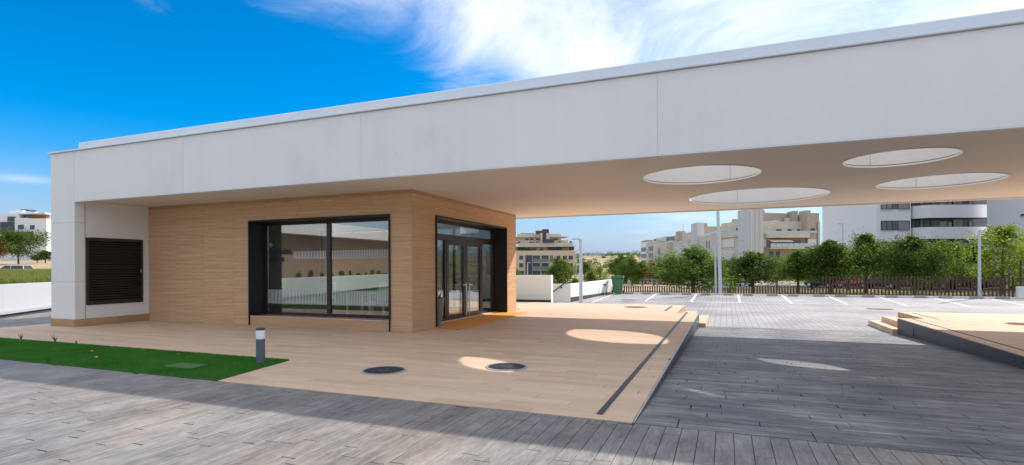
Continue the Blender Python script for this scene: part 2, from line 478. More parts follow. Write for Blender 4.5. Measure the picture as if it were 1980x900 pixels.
M['b_solar'] = plain('solar_glass', (0.42,0.46,0.55), 0.2, 0.08, bstr=0)
M['b_awning'] = plain('awning_cloth', (0.66,0.58,0.46), 0.85, 0.04)
def brickmat(name, c, row):
    m, t, b = newmat(name)
    tcn = N(t, 'ShaderNodeTexCoord')
    s3 = N(t, 'ShaderNodeSeparateXYZ', {0: tcn.outputs['Object']})
    h = N(t, 'ShaderNodeMath', {0: s3.outputs[0], 1: s3.outputs[1]}, operation='ADD').outputs[0]
    cb = N(t, 'ShaderNodeCombineXYZ', {0: h, 1: s3.outputs[2]}).outputs[0]
    bt = N(t, 'ShaderNodeTexBrick', {'Vector': cb, 'Color1': (*mul(c,1.05),1), 'Color2': (*mul(c,0.93),1), 'Mortar': (*mul(c,0.72),1), 'Scale': 1.0, 'Mortar Size': 0.03, 'Brick Width': row*2.6, 'Row Height': row})
    f = noise(t, tcn.outputs['Object'], 0.25, 5)
    mr = N(t, 'ShaderNodeMapRange', {'Value': f, 'From Min': 0.3, 'From Max': 0.7, 'To Min': 0.9, 'To Max': 1.08})
    cc = N(t, 'ShaderNodeVectorMath', {0: bt.outputs['Color'], 1: mr.outputs[0]}, operation='MULTIPLY').outputs[0]
    t.links.new(cc, b.inputs['Base Color'])
    b.inputs['Roughness'].default_value = 0.85
    return m
M['b_brick'] = brickmat('pale_stone_courses', (0.62,0.565,0.48), 0.42)
M['b_brown'] = brickmat('brown_stone_courses', (0.45,0.375,0.305), 0.42)
M['b_slatewall'] = brickmat('grey_stone_tiles', (0.13,0.14,0.155), 0.6)
def blockmat():
    m, t, b = newmat('parking_blocks')
    ge = N(t, 'ShaderNodeNewGeometry')
    mp = N(t, 'ShaderNodeMapping', {'Vector': ge.outputs['Position'], 'Rotation': (0,0,R(90))}).outputs[0]
    bt = N(t, 'ShaderNodeTexBrick', {'Vector': mp, 'Color1': (1,1,1,1), 'Color2': (0.86,0.86,0.86,1), 'Mortar': (0.52,0.52,0.52,1), 'Scale': 1.0, 'Mortar Size': 0.012, 'Brick Width': 0.42, 'Row Height': 0.2, 'Bias': 0.0})
    f = noise(t, ge.outputs['Position'], 0.35, 7, 0.62)
    cc = ramp(t, f, [(0.34,(0.235,0.218,0.218)),(0.5,(0.335,0.31,0.312)),(0.68,(0.42,0.395,0.39))])
    cc = N(t, 'ShaderNodeVectorMath', {0: bt.outputs['Color'], 1: cc}, operation='MULTIPLY').outputs[0]
    t.links.new(cc, b.inputs['Base Color'])
    b.inputs['Roughness'].default_value = 0.7
    bump(t, b, bt.outputs['Fac'], -0.3, 0.005)
    return m
M['blocks'] = blockmat()
def fieldmat():
    m, t, b = newmat('dry_field')
    ge = N(t, 'ShaderNodeNewGeometry')
    f1 = noise(t, ge.outputs['Position'], 0.05, 6, 0.6)
    f2 = noise(t, ge.outputs['Position'], 1.6, 6, 0.7)
    c1 = ramp(t, f2, [(0.3,(0.30,0.21,0.11)),(0.7,(0.52,0.39,0.235))])
    c2 = ramp(t, f2, [(0.3,(0.07,0.085,0.03)),(0.7,(0.20,0.19,0.07))])
    k = N(t, 'ShaderNodeMapRange', {'Value': f1, 'From Min': 0.50, 'From Max': 0.60})
    cc = N(t, 'ShaderNodeMix', {'Factor': k.outputs[0], 'A': c1, 'B': c2}, data_type='RGBA').outputs['Result']
    t.links.new(cc, b.inputs['Base Color'])
    b.inputs['Roughness'].default_value = 0.95
    bump(t, b, f2, 0.6, 0.1)
    return m
M['field'] = fieldmat()
M['asphalt'] = plain('asphalt', (0.06,0.06,0.062), 0.85, 0.2, 2, 40, 0.3)

# ------------------------------------------------------------------ terrain
def lerp_tab(tab, x):
    return float(np.interp(x, [a for a, _ in tab], [b for _, b in tab]))
TR = [(30,-0.45),(38,-0.5),(60,-1.2),(90,-1.65),(150,-1.9),(230,-1.2),(330,3),(500,12),(650,15),(1500,16),(4000,10)]
TL = [(15,0.2),(28,0.35),(70,0.95),(100,2.6),(160,4.5),(400,8),(1500,14),(4000,10)]
def ground_z(x, y):
    d = -x*math.sin(YAW)*1 + y*math.cos(YAW)
    r = math.hypot(x, y)
    lat = x*math.cos(YAW) + y*math.sin(YAW)
    ang = math.degrees(math.atan2(lat, d))
    k = min(1, max(0, (-ang-12)/20.0)) if abs(ang) < 150 else 0.0
    dd = r*math.cos(R(min(abs(ang),60)))
    z = lerp_tab(TR, dd)*(1-k) + lerp_tab(TL, dd)*k
    z += 0.9*math.sin(x*0.011+1.3)*math.cos(y*0.013)*min(1, max(0, (r-220)/200))*2
    # plaza area: kept below the pavements
    inside = (y < 36.8 and -8.3 < x < 60) or (y < 22.5 and x > -17)
    wl = (x+19.74)*2.19 + (y-9.09)*1.83          # left garden wall line
    if y < 9.09: inside = inside or x > -24.5
    else: inside = inside or (y < 22.5 and wl/2.85 > -0.3)
    if inside: z = min(z, -1.3)
    return z
def axis(near, far):
    a = list(near)
    for s in (1, -1):
        v = near[-1] if s > 0 else near[0]
        st = 4.0
        while abs(v) < far:
            v += s*st; st *= 1.22
            a.append(v)
    return sorted(a)
xs = axis([i*1.5 for i in range(-40, 54)], 4500)
ys = axis([i*1.5 for i in range(-14, 24)]+[36.75, 36.95]+[38+i*2 for i in range(40)], 4500)
gv = [(x, y, ground_z(x, y)) for y in ys for x in xs]
nx = len(xs)
gf = [(j*nx+i, j*nx+i+1, (j+1)*nx+i+1, (j+1)*nx+i) for j in range(len(ys)-1) for i in range(nx-1)]
g = MB(); g.add(gv, gf, True)
tag(g.build('ground', M['field']), 'dry straw coloured field and rising ground beyond the fence', kind='structure')

# ------------------------------------------------------------------ pavements
DK_R, DK_F = -0.83, 5.25          # left deck: right edge, front edge
def ramp_z(y): return -0.47*min(1, max(0, (y-5.25)/(19.0-5.25)))
def park_z(y): return -0.47 + 0.20*max(0, (y-29.0)/7.3)
pv = MB()
pv.prism([(-60,-40),(45,-40),(45,5.235),(-17.0,5.235),(-17.0,8.9),(-16.2,12.9),(-27,15.5),(-60,15.5)], -0.5, -0.016)
pav = tag(pv.build('pavement', M['stampy']), 'grey stamped concrete pavement printed like weathered boards', kind='structure')
m_ = MB(); m_.prism([(-24.4,-9),(9,-9),(9,5.23),(-17.05,5.23),(-17.05,8.9),(-17.3,13),(-24.4,13)], -0.0155, -0.0125)
m_.build('joint_bed', M['joint_gray'], pav)
rd = MB()
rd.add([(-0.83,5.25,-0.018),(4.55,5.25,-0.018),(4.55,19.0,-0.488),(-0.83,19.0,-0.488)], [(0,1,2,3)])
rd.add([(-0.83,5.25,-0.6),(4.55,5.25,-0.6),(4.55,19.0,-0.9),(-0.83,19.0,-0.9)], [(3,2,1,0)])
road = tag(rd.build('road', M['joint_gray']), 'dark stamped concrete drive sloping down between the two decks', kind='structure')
pk = MB()
PY = [18.98, 22, 25.5, 29.0, 31, 33.5, 36.82]
for a, b in zip(PY[:-1], PY[1:]):
    pk.add([(-8.15,a,park_z(a)),(15.6,a,park_z(a)),(15.6,b,park_z(b)),(-8.15,b,park_z(b))], [(0,1,2,3)])
park = tag(pk.build('parking_lot', M['blocks']), 'pale grey block paved parking lot with white bay lines', kind='structure')

PM = {}
def plank_mesh(kind, L, W, H, along, mat, gap):
    key = (kind, round(L,2), round(W,3), along, gap)
    if key not in PM:
        a, b = (L-gap)/2, (W-min(gap,0.0055))/2
        hx, hy = (a, b) if along == 'x' else (b, a)
        e = 0.0025
        me = bpy.data.meshes.new(kind)
        v = [(-hx,-hy,-H),(hx,-hy,-H),(hx,hy,-H),(-hx,hy,-H),(-hx,-hy,-e),(hx,-hy,-e),(hx,hy,-e),(-hx,hy,-e),
             (-hx+e,-hy+e,0),(hx-e,-hy+e,0),(hx-e,hy-e,0),(-hx+e,hy-e,0)]
        f = [(0,1,5,4),(1,2,6,5),(2,3,7,6),(3,0,4,7),(4,5,9,8),(5,6,10,9),(6,7,11,10),(7,4,8,11),(8,9,10,11)]
        me.from_pydata(v, [], f)
        me.materials.append(M[mat])
        PM[key] = me
    return PM[key]
def layout(x0, x1, y0, y1, L, W, along, shift, keep=lambda x, y: True):
    """rows of boards filling a rectangle: (cx, cy, length, width)"""
    out = []
    u0, u1, v0, v1 = (x0,x1,y0,y1) if along == 'x' else (y0,y1,x0,x1)
    nrow = int(round((v1-v0)/W))
    W2 = (v1-v0)/nrow
    for r in range(nrow):
        off = shift(r) % 1.0
        u = u0 - off*L
        while u < u1-1e-6:
            a, b = max(u, u0), min(u+L, u1)
            if b-a > 0.05:
                c, v = (a+b)/2, v0+(r+0.5)*W2
                cx, cy = (c, v) if along == 'x' else (v, c)
                if keep(cx, cy): out.append((cx, cy, round(b-a,2), W2))
            u += L
    return out
def lay(parent, name, boards, along, mat, H, gap, zf, slope, limit, jz=0.0):
    def key(b):
        d = b[0]*FW[0]+b[1]*FW[1]
        lat = b[0]*RT[0]+b[1]*RT[1]
        inside = d > 0.5 and abs(lat/d) < 1.0 and d*0.368 > 0.0 and (1.5-zf(b[1]))/d < 0.385
        return (0 if inside else 1, math.hypot(b[0], b[1]))
    boards = sorted(boards, key=key)
    st = MB()
    for i, (cx, cy, L, W) in enumerate(boards):
        me = plank_mesh(name, L, W, H, along, mat, gap if gap < 0.006 else rnd.choice((0.005, 0.008, gap)))
        z = zf(cy) - rnd.random()*jz
        ang = math.atan(slope(cy))
        if i < limit:
            inst(name, me, (cx, cy, z), parent, (ang, 0, 0))
        else:
            ca, sa = math.cos(ang), math.sin(ang)
            st.add([(cx+v.co.x, cy+v.co.y*ca-v.co.z*sa, z+v.co.y*sa+v.co.z*ca) for v in me.vertices], [tuple(p.vertices) for p in me.polygons])
    if st.v:
        o = st.build(name, M[mat], parent)
        tag(o, kind='stuff')
flat = lambda y: 0.0
# front pavement: boards run along Y
b1 = layout(-13.0, 9.0, 0.0, 5.235, 1.05, 0.147, 'y', lambda r: rnd.random())
b1 += layout(-24.4, -13.0, -14.0, 5.235, 1.05, 0.15, 'y', lambda r: rnd.random())
b1 += layout(-26.0, -17.0, 5.235, 13.0, 1.15, 0.19, 'y', lambda r: rnd.random(), lambda x, y: y < 8.9 or x < -17.3)
b1 += layout(-13.0, 9.0, -9.0, 0.0, 1.5, 0.3, 'y', lambda r: rnd.random())
lay(pav, 'paving_board', b1, 'y', 'stampy', 0.015, 0.012, flat, flat, 300, 0.0015)
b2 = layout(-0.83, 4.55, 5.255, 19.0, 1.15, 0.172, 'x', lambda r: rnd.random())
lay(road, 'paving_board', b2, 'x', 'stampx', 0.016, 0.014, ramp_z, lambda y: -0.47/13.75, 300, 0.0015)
# white bay lines of the parking lot
def bay_quad(x0, x1, y0, y1):
    m_ = MB()
    m_.add([(x0,y0,park_z(y0)+0.006),(x1,y0,park_z(y0)+0.006),(x1,y1,park_z(y1)+0.006),(x0,y1,park_z(y1)+0.006)], [(0,1,2,3)])
    return m_.build('bay_line', M['paint'], park)
BAYX = [-4.25+2.46*k for k in range(8)]
for x in BAYX: bay_quad(x-0.06, x+0.06, 31.06, 36.3)
bay_quad(-7.0, -6.9, 29.5, 36.3)
bay_quad(-7.9, 15.3, 30.95, 31.05)
kb = MB()
kb.box(-8.0, 15.0, 36.32, 36.62, -0.4, -0.20)
tag(kb.build('kerb', M['paint'], bevel=0.01), 'low white kerb along the foot of the brown slat fence', kind='structure')

# ------------------------------------------------------------------ decks
def make_deck(polys, name, label):
    d = MB()
    for p in polys: d.prism(p, -0.75, -0.018)
    return tag(d.build(name, M['joint']), label, kind='structure')
deck = make_deck([[(-6.74,5.26),(-0.84,5.26),(-0.84,6.84),(-6.74,6.84)], [(-17.6,6.84),(-0.84,6.84),(-0.84,18.3),(-17.6,18.3)], [(-17.6,18.3),(-1.48,18.3),(-1.48,22.0),(-17.6,22.0)]],
                 'deck', 'wide terrace of light oak coloured boards in front of the wood clad pavilion')
inside_house = lambda x, y: not (x < -7.4 and y > 11.5)
sh3 = lambda r: (r*0.37) % 1.0
db = layout(-6.72, -0.85, 5.26, 6.84, 1.2, 0.198, 'x', sh3, lambda x, y: True)
db += layout(-17.6, -0.85, 6.84, 18.3, 1.2, 0.198, 'x', sh3, lambda x, y: inside_house(x, y))
db += layout(-17.6, -1.5, 18.3, 22.0, 1.2, 0.205, 'x', sh3)
lay(deck, 'deck_board', db, 'x', 'deck', 0.017, 0.004, flat, flat, 300)
deck2 = make_deck([[(4.57,5.26),(13.5,5.26),(13.5,18.4),(4.57,18.4)], [(5.2,18.4),(13.5,18.4),(13.5,20.95),(5.2,20.95)]],
                  'deck', 'oak coloured boards of the raised deck on the far side of the drive')
db2 = layout(4.57, 13.5, 5.26, 18.4, 1.2, 0.198, 'x', sh3) + layout(5.2, 13.5, 18.4, 20.95, 1.2, 0.2, 'x', sh3)
lay(deck2, 'deck_board', db2, 'x', 'deck', 0.017, 0.004, flat, flat, 120)
def strip(parent, x0, x1, y0, y1):
    m_ = MB(); m_.box(x0, x1, y0, y1, -0.01, 0.005)
    m_.build('trim_strip', M['trim_dark'], parent)
strip(deck, -1.24, -1.175, 5.42, 18.6)
strip(deck, -1.98, -1.9, 18.95, 21.5)
strip(deck2, 4.83, 4.88, 5.42, 18.2)
strip(deck2, 5.46, 5.52, 18.35, 20.6)
for prm in ((-0.84, -0.815, deck), (4.545, 4.57, deck2)):
    m_ = MB(); m_.box(prm[0], prm[1], 5.27, 18.32 if prm[2] is deck else 18.4, -0.75, -0.012)
    m_.build('riser_panel', M['slate'], prm[2])
    xx = -0.80 if prm[2] is deck else 4.53
    s_ = 1 if prm[2] is deck else -1
    m_ = MB(); m_.tube([(prm[1] if s_ > 0 else prm[0], 17.05, -0.26), (xx, 17.05, -0.26)], [0.13, 0.12], 20)
    m_.build('step_light', M['castiron'], prm[2])
m_ = MB(); m_.box(-0.843, -0.832, 5.27, 18.3, -0.0115, 0.002); m_.build('edge_trim', M['alu'], deck)
def step(parent, x0, x1, y0, y1, z1, z0):
    m_ = MB(); m_.box(min(x0,x1), max(x0,x1), y0, y1, z0, z1)
    m_.build('step', M['deck'], parent, bevel=0.006)
step(deck, -1.47, -1.02, 18.33, 21.2, -0.157, -0.75)
step(deck, -1.015, -0.62, 18.33, 21.4, -0.314, -0.75)
step(deck2, 5.19, 4.74, 18.42, 20.93, -0.157, -0.75)
step(deck2, 4.735, 4.42, 18.38, 21.2, -0.314, -0.75)
m_ = MB(); m_.box(-1.479, -1.468, 18.33, 22.0, -0.15, -0.019); m_.build('step_riser', M['woodtile'], deck)
m_ = MB(); m_.box(5.188, 5.199, 18.42, 20.95, -0.15, -0.019); m_.build('step_riser', M['woodtile'], deck2)

# ------------------------------------------------------------------ pavilion
PX0, PX1, PYF, PYB, CEIL = -15.9, -6.8, 10.8, 17.45, 3.34
FY = 8.85
pav_h = thing('pavilion', (-11.3, 10.8, 0), 'low white pavilion with oak slat walls and a canopy pierced by four round openings', 'building')
P = pav_h
ROOF_Z = 4.58
holes = [((-0.48,11.48),1.15), ((0.745,15.55),1.70), ((2.76,11.0),0.86), ((4.32,14.4),1.16)]
def roof_mesh():
    outer = [(-16.8,9.1),(12.6,9.1),(12.6,18.55),(-16.8,18.55)]
    loops = [outer]
    for (cx, cy), r in holes:
        loops.append([(cx+r*math.cos(2*math.pi*k/72), cy+r*math.sin(2*math.pi*k/72)) for k in range(71,-1,-1)])
    flatp = [p for l in loops for p in l]
    tris = tessellate_polygon([[Vector((x,y,0)) for x, y in l] for l in loops])
    m_ = MB()
    n = len(flatp)
    def up(t, want):
        a, b, c = (flatp[i] for i in t)
        s = (b[0]-a[0])*(c[1]-a[1])-(b[1]-a[1])*(c[0]-a[0])
        return tuple(t) if (s > 0) == want else tuple(reversed(t))
    m_.add([(x,y,CEIL) for x,y in flatp], [up(t, False) for t in tris])
    top = MB()
    m_.add([(x,y,ROOF_Z) for x,y in flatp], [up(t, True) for t in tris])
    m_.add([(x,y,CEIL) for x,y in outer]+[(x,y,ROOF_Z) for x,y in outer], [(i,(i+1)%4,4+(i+1)%4,4+i) for i in range(4)])
    return m_
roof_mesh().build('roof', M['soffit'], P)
for (cx, cy), r in holes:
    m_ = MB()
    n = 72
    for rr, z0, z1 in ((r-0.012, CEIL+0.035, ROOF_Z+0.05), (r-0.03, CEIL-0.012, CEIL+0.02)):
        vs = [(cx+rr*math.cos(2*math.pi*k/n), cy+rr*math.sin(2*math.pi*k/n), z) for z in (z0,z1) for k in range(n)]
        m_.add(vs, [(k,n+k,n+(k+1)%n,(k+1)%n) for k in range(n)], True)
    vs = [(cx+q*math.cos(2*math.pi*k/n), cy+q*math.sin(2*math.pi*k/n), CEIL-0.012) for q in (r-0.03, r+0.004) for k in range(n)]
    m_.add(vs, [(k,(k+1)%n,n+(k+1)%n,n+k) for k in range(n)])
    lin = m_.build('round_opening', M['white'], P)
    m_ = MB()
    for a in (85+25*math.sin(cx*3),):
        c_, s_ = math.cos(R(a)), math.sin(R(a))
        m_.add([(cx+(r-0.017)*c_-0.008*s_*k, cy+(r-0.017)*s_+0.008*c_*k, z) for z in (CEIL+0.03, ROOF_Z) for k in (-1,1)], [(0,1,3,2)])
    m_.build('seam', M['joint_pale'], lin)
# fascia panels with open joints
JX = [-16.83,-15.82,-11.76,-6.75,-1.01,4.74,10.4,12.62]
for a, b in zip(JX[:-1], JX[1:]):
    m_ = MB()
    z0 = 3.29 if a > -16 else 0.2
    if a > -16:
        m_.box(a+0.0025, b-0.0025, FY, 9.09, z0, 4.60)
        m_.build('fascia_panel', M['fascia'], P, bevel=0.006)
    else:
        for q0, q1 in ((0.2,1.183),(1.187,2.743),(2.747,4.60)):
            m_ = MB(); m_.box(a, b-0.004, FY, 9.09, q0, q1)
            m_.build('pillar_panel', M['fascia'], P, bevel=0.003)
m_ = MB(); m_.box(-16.80, 12.6, FY+0.007, 9.08, 3.31, 4.59); m_.build('joint_backing', M['joint_pale'], P)
m_ = MB(); m_.box(-15.82, 12.62, FY-0.006, FY+0.02, 3.272, 3.288); m_.build('drip_edge', M['coping'], P)
m_ = MB(); m_.box(-16.88, 12.66, FY-0.05, 9.3, 4.605, 4.64); m_.build('coping', M['coping'], P, bevel=0.006)
m_ = MB(); m_.box(-15.8, 12.62, 8.93, 9.25, 4.642, 4.84); m_.build('parapet_upstand', M['coping'], P, bevel=0.02)
m_ = MB(); m_.box(-16.8, 12.6, 18.555, 18.62, 3.30, 4.62); m_.build('fascia_panel', M['fascia'], P)
m_ = MB(); m_.box(-16.84, -16.805, 9.095, 18.6, 0.2, 4.6); m_.build('side_wall', M['fascia'], P)
m_ = MB(); m_.box(12.605, 12.65, 9.095, 18.6, 3.30, 4.6); m_.build('fascia_panel', M['fascia'], P)
m_ = MB(); m_.box(11.7, 12.6, 8.87, 11.0, -0.02, 3.27); m_.build('support_wall', M['fascia'], P)
# louvre wall (faces +X)
lw = MB()
LX = -15.84
LY0, LY1, LZ0, LZ1 = 9.12, 10.62, 0.56, 2.36
lw.box(-16.0, LX, 9.1, PYF, 0.2, LZ0); lw.box(-16.0, LX, 9.1, PYF, LZ1, CEIL-0.003)
lw.box(-16.0, LX, LY1, PYF, LZ0, LZ1); lw.box(-16.0, LX, 9.1, LY0, LZ0, LZ1)
lw.build('louvre_wall', M['white'], P)
m_ = MB(); m_.box(-15.85, -15.825, 9.094, 9.104, 0.2, 3.26); m_.build('wall_seam', M['kerb'], P)
fr = MB()
fx0, fx1 = LX-0.09, LX+0.03
fr.box(fx0, fx1, LY0, LY0+0.07, LZ0, LZ1); fr.box(fx0, fx1, LY1-0.07, LY1, LZ0, LZ1)
fr.box(fx0, fx1, LY0+0.07, LY1-0.07, LZ0, LZ0+0.08); fr.box(fx0, fx1, LY0+0.07, LY1-0.07, LZ1-0.08, LZ1)
fr.box(fx0-0.02, fx0, LY0, LY1, LZ0, LZ1)
ld = fr.build('louvre_door', M['louvre'], P, bevel=0.004)
ns = 24
sm_ = MB()
pz = (LZ1-LZ0-0.16)/ns
y0, y1 = LY0+0.072, LY1-0.072
sm_.add([(0.0,y0,0.028),(0.0,y1,0.028),(-0.06,y1,pz*0.80),(-0.06,y0,pz*0.80),(0.0,y0,0.0),(0.0,y1,0.0),(-0.07,y1,pz*0.7),(-0.07,y0,pz*0.7)],
        [(0,1,2,3),(4,7,6,5),(0,4,5,1),(3,2,6,7),(0,3,7,4),(1,5,6,2)])
s0 = None
for k in range(ns):
    z = LZ0+0.08+k*pz
    if s0 is None:
        t_ = MB(); t_.add([(LX+0.005+x, y, z+zz) for x, y, zz in sm_.v], sm_.f)
        s0 = t_.build('louvre_slat', M['louvre'], ld)
    else:
        inst('louvre_slat', s0.data, WL[s0]+Vector((0,0,k*pz)), ld)
m_ = MB(); m_.box(LX+0.03, LX+0.045, LY1-0.09, LY1-0.05, 1.42, 1.5); m_.build('latch', M['steel'], ld)
# skirting
for bx in ((-16.84,-15.83,8.835,8.85,0,0.2),(-15.84,-15.818,8.835,9.9,0,0.2),(-15.84,-15.819,9.905,10.8,0,0.2)):
    m_ = MB(); m_.box(*bx); m_.build('skirting', M['woodtile'], P)
m_ = MB(); m_.box(-16.82,-15.85,8.852,9.09,0,0.199); m_.box(-16.0,-15.842,9.09,10.8,0,0.199); m_.box(-16.84,-16.8,9.1,18.6,0,0.199); m_.build('plinth', M['darkbase'], P)
# wall carcass behind the cladding
WX0, WX1, WZ1 = -11.88, -7.40, 2.79        # window opening
DY0, DY1, DZ1 = 11.88, 16.57, 2.83         # entrance opening
ca = MB()
ca.box(PX0, WX0, PYF+0.03, PYF+0.3, 0, CEIL-0.002); ca.box(WX1, PX1-0.03, PYF+0.03, PYF+0.3, 0, CEIL-0.002)
ca.box(WX0, WX1, PYF+0.03, PYF+0.3, WZ1, CEIL-0.002); ca.box(WX0, WX1, PYF+0.32, PYF+0.5, 0, 0.2)
ca.box(PX1-0.3, PX1-0.03, PYF+0.3, DY0, 0, CEIL-0.002); ca.box(PX1-0.3, PX1-0.03, DY1, PYB, 0, CEIL-0.002)
ca.box(PX1-0.3, PX1-0.03, DY0, DY1, DZ1, CEIL-0.002)
BX0, BX1, BZ1 = -15.2, -7.6, 3.0  # unseen rear opening, added to brighten the room
ca.box(PX0, BX0, PYB-0.2, PYB, 0, CEIL-0.002); ca.box(BX1, PX1-0.3, PYB-0.2, PYB, 0, CEIL-0.002); ca.box(BX0, BX1, PYB-0.2, PYB, BZ1, CEIL-0.002)
ca.box(PX0, PX0+0.2, PYF+0.3, 15.2, 0, CEIL-0.002); ca.box(PX0, PX0+0.2, 16.7, PYB-0.2, 0, CEIL-0.002)
ca.box(PX0, PX0+0.2, 15.2, 16.7, 0, 0.9); ca.box(PX0, PX0+0.2, 15.2, 16.7, 2.35, CEIL-0.002)
ca.build('wall', M['wall_in'], P)
m_ = MB(); m_.box(PX0+0.2, PX1-0.32, PYF+0.52, PYB-0.2, 0.0, 0.04); m_.build('room_floor', M['floor_in'], P)
m_ = MB()
for k in range(26):
    y = 15.0+k*0.075
    m_.add([(PX0+0.28+0.03*(k%2), y, 0.1),(PX0+0.28+0.03*((k+1)%2), y+0.075, 0.1),(PX0+0.28+0.03*((k+1)%2), y+0.075, 2.5),(PX0+0.28+0.03*(k%2), y, 2.5)], [(0,1,2,3)])
m_.build('curtain', M['curtain'], P)
m_ = MB(); m_.box(-15.65,-15.4,12.6,13.5,2.35,2.62); m_.build('air_conditioner', M['chair_white'], P, bevel=0.03)
m_ = MB(); m_.box(-15.66,-15.5,14.15,14.6,0.04,3.33); m_.build('wood_pier', M['woodtile'], P)
m_ = MB(); m_.box(-13.2,-9.6,15.5,15.6,0.04,2.75); m_.build('partition', M['woodtile'], P)
m_ = MB()
for k in range(6):
    xk = BX0+(BX1-BX0-0.08)*k/5
    m_.box(xk, xk+0.08, PYB-0.14, PYB-0.06, 0.0, BZ1)
m_.box(BX0, BX1, PYB-0.15, PYB-0.05, BZ1-0.08, BZ1); m_.box(BX0, BX1, PYB-0.15, PYB-0.05, 0.0, 0.08)
rg = m_.build('added_rear_glazing', M['brown_frame'], P)  # added glazing out of view that lets extra daylight inside
for k in range(5):
    xk = BX0+(BX1-BX0-0.08)*k/5
    m_ = MB(); m_.box(xk+0.08, BX0+(BX1-BX0-0.08)*(k+1)/5, PYB-0.104, PYB-0.098, 0.08, BZ1-0.08); m_.build('glass_pane', M['glass'], rg)

m_ = MB()
for q in ((PX0+0.06, WX0, 0, CEIL-0.01), (WX1, PX1-0.03, 0, CEIL-0.01), (WX0, WX1, WZ1, CEIL-0.01)): m_.box(q[0], q[1], PYF+0.021, PYF+0.029, q[2], q[3])
for q in ((PYF+0.03, DY0, 0, CEIL-0.01), (DY1, PYB, 0, CEIL-0.01), (DY0, DY1, DZ1, CEIL-0.01)): m_.box(PX1-0.0295, PX1-0.021, q[0], q[1], q[2], q[3])
m_.build('cladding_backing', M['clad_back'], P)
# cladding: grooved boards
RH = WZ1/18.0
CP = {}
def clad_mesh(L, axis_):
    key = (round(L,3), axis_)
    if key in CP: return CP[key]
    prof = []
    n = 4
    p = RH/n
    for k in range(n):
        z = k*p
        prof += [(0.018, z), (0.018, z+p*0.26), (0.0, z+p*0.30), (0.0, z+p*0.96), (0.018, z+p)]
    h = (L-0.003)/2
    vs = []
    for s in (-h, h):
        for d, z in prof:
            vs.append((s, d, z) if axis_ == 'x' else (-d, s, z))
    m_ = len(prof)
    fs = [(i, i+m_, i+1+m_, i+1) for i in range(m_-1) if prof[i] != prof[i+1]]
    fs = [tuple(reversed(f)) for f in fs] if axis_ == 'x' else [tuple(reversed(f)) for f in fs]
    me = bpy.data.meshes.new('cladding_board')
    me.from_pydata(vs, [], fs)
    me.materials.append(M['slat'])
    bm = bmesh.new(); bm.from_mesh(me); 
    bmesh.ops.recalc_face_normals(bm, faces=bm.faces); bm.to_mesh(me); bm.free()
    CP[key] = me
    return me
def cladrow(u0, u1, r, axis_, plane):
    me = clad_mesh(u1-u0, axis_)
    c = (u0+u1)/2
    inst('cladding_board', me, (c, plane, r*RH) if axis_ == 'x' else (plane, c, r*RH), P)
def clad(u0, u1, ncol, axis_, plane, o0, o1):
    cw = (u1-u0)/ncol
    for r in range(21):
        for c in range(ncol):
            a, b = u0+c*cw, u0+(c+1)*cw
            if r < 18:
                for x0, x1 in ((a, min(b, o0)), (max(a, o1), b)):
                    if x1-x0 > 0.03: cladrow(x0, x1, r, axis_, plane)
            else: cladrow(a, b, r, axis_, plane)
clad(PX0+0.06, PX1, 8, 'x', PYF, WX0, WX1)
clad(PYF, PYB, 6, 'y', PX1, DY0, DY1)
m_ = MB(); m_.box(PX0+0.06, PX1-0.002, PYF, PYF+0.028, 21*RH+0.003, CEIL-0.002); m_.box(PX1-0.03, PX1-0.001, PYF+0.028, PYB, 21*RH+0.003, CEIL-0.002); m_.build('top_trim', M['woodtile'], P)
m_ = MB(); m_.box(PX1-0.028, PX1-0.002, PYB, PYB+0.02, 0, CEIL-0.002); m_.build('corner_trim', M['woodtile'], P)

# window (outer black box frame, brown inner frame)
GY = 11.33
def ring(m_, x0, x1, y0, y1, z0, z1, t, bottom=True):
    m_.box(x0, x0+t, y0, y1, z0, z1); m_.box(x1-t, x1, y0, y1, z0, z1)
    m_.box(x0+t, x1-t, y0, y1, z1-t, z1)
    if bottom: m_.box(x0+t, x1-t, y0, y1, z0, z0+t)
m_ = MB()
ring(m_, WX0, WX1, PYF-0.035, GY+0.02, 0.0, WZ1, 0.035, False)
win = m_.build('window', M['black_frame'], P)
m_ = MB()
IX0, IX1, IZ0, IZ1 = WX0+0.036, WX1-0.036, 0.25, WZ1-0.036
ring(m_, IX0, IX1, GY-0.03, GY+0.05, IZ0, IZ1, 0.07)
m_.box(-9.72, -9.60, GY-0.035, GY+0.05, IZ0+0.07, IZ1-0.07)
m_.build('window_frame', M['brown_frame'], win, bevel=0.006)
for a, b in ((IX0+0.07,-9.72),(-9.60,IX1-0.07)):
    m_ = MB(); m_.box(a, b, GY, GY+0.012, IZ0+0.07, IZ1-0.07); m_.build('glass_pane', M['glass'], win)
m_ = MB(); m_.box(WX0, WX1, PYF-0.006, GY-0.03, 0.0, 0.238); m_.build('window_sill', M['woodtile'], win)
m_ = MB(); m_.box(WX0, WX1, PYF-0.014, PYF+0.03, 0.239, 0.252); m_.box(WX1-0.004, WX1+0.012, PYF-0.016, PYF-0.004, 0.0, 0.239); m_.box(WX0-0.012, WX0+0.004, PYF-0.016, PYF-0.004, 0.0, 0.239); m_.build('sill_trim', M['alu'], win)
m_ = MB()
for x0, x1, z0, z1 in ((-10.85, IX1-0.08, 1.76, 1.97), (IX0+0.08, IX1-0.08, 0.55, 0.93)):
    x = x0
    while x < x1:
        if not (-9.76 < x < -9.58): m_.box(x, x+0.018, GY-0.005, GY-0.003, z0, z1)
        x += 0.05
tag(m_.build('glass_stripes', M['decal'], win), kind='stuff')
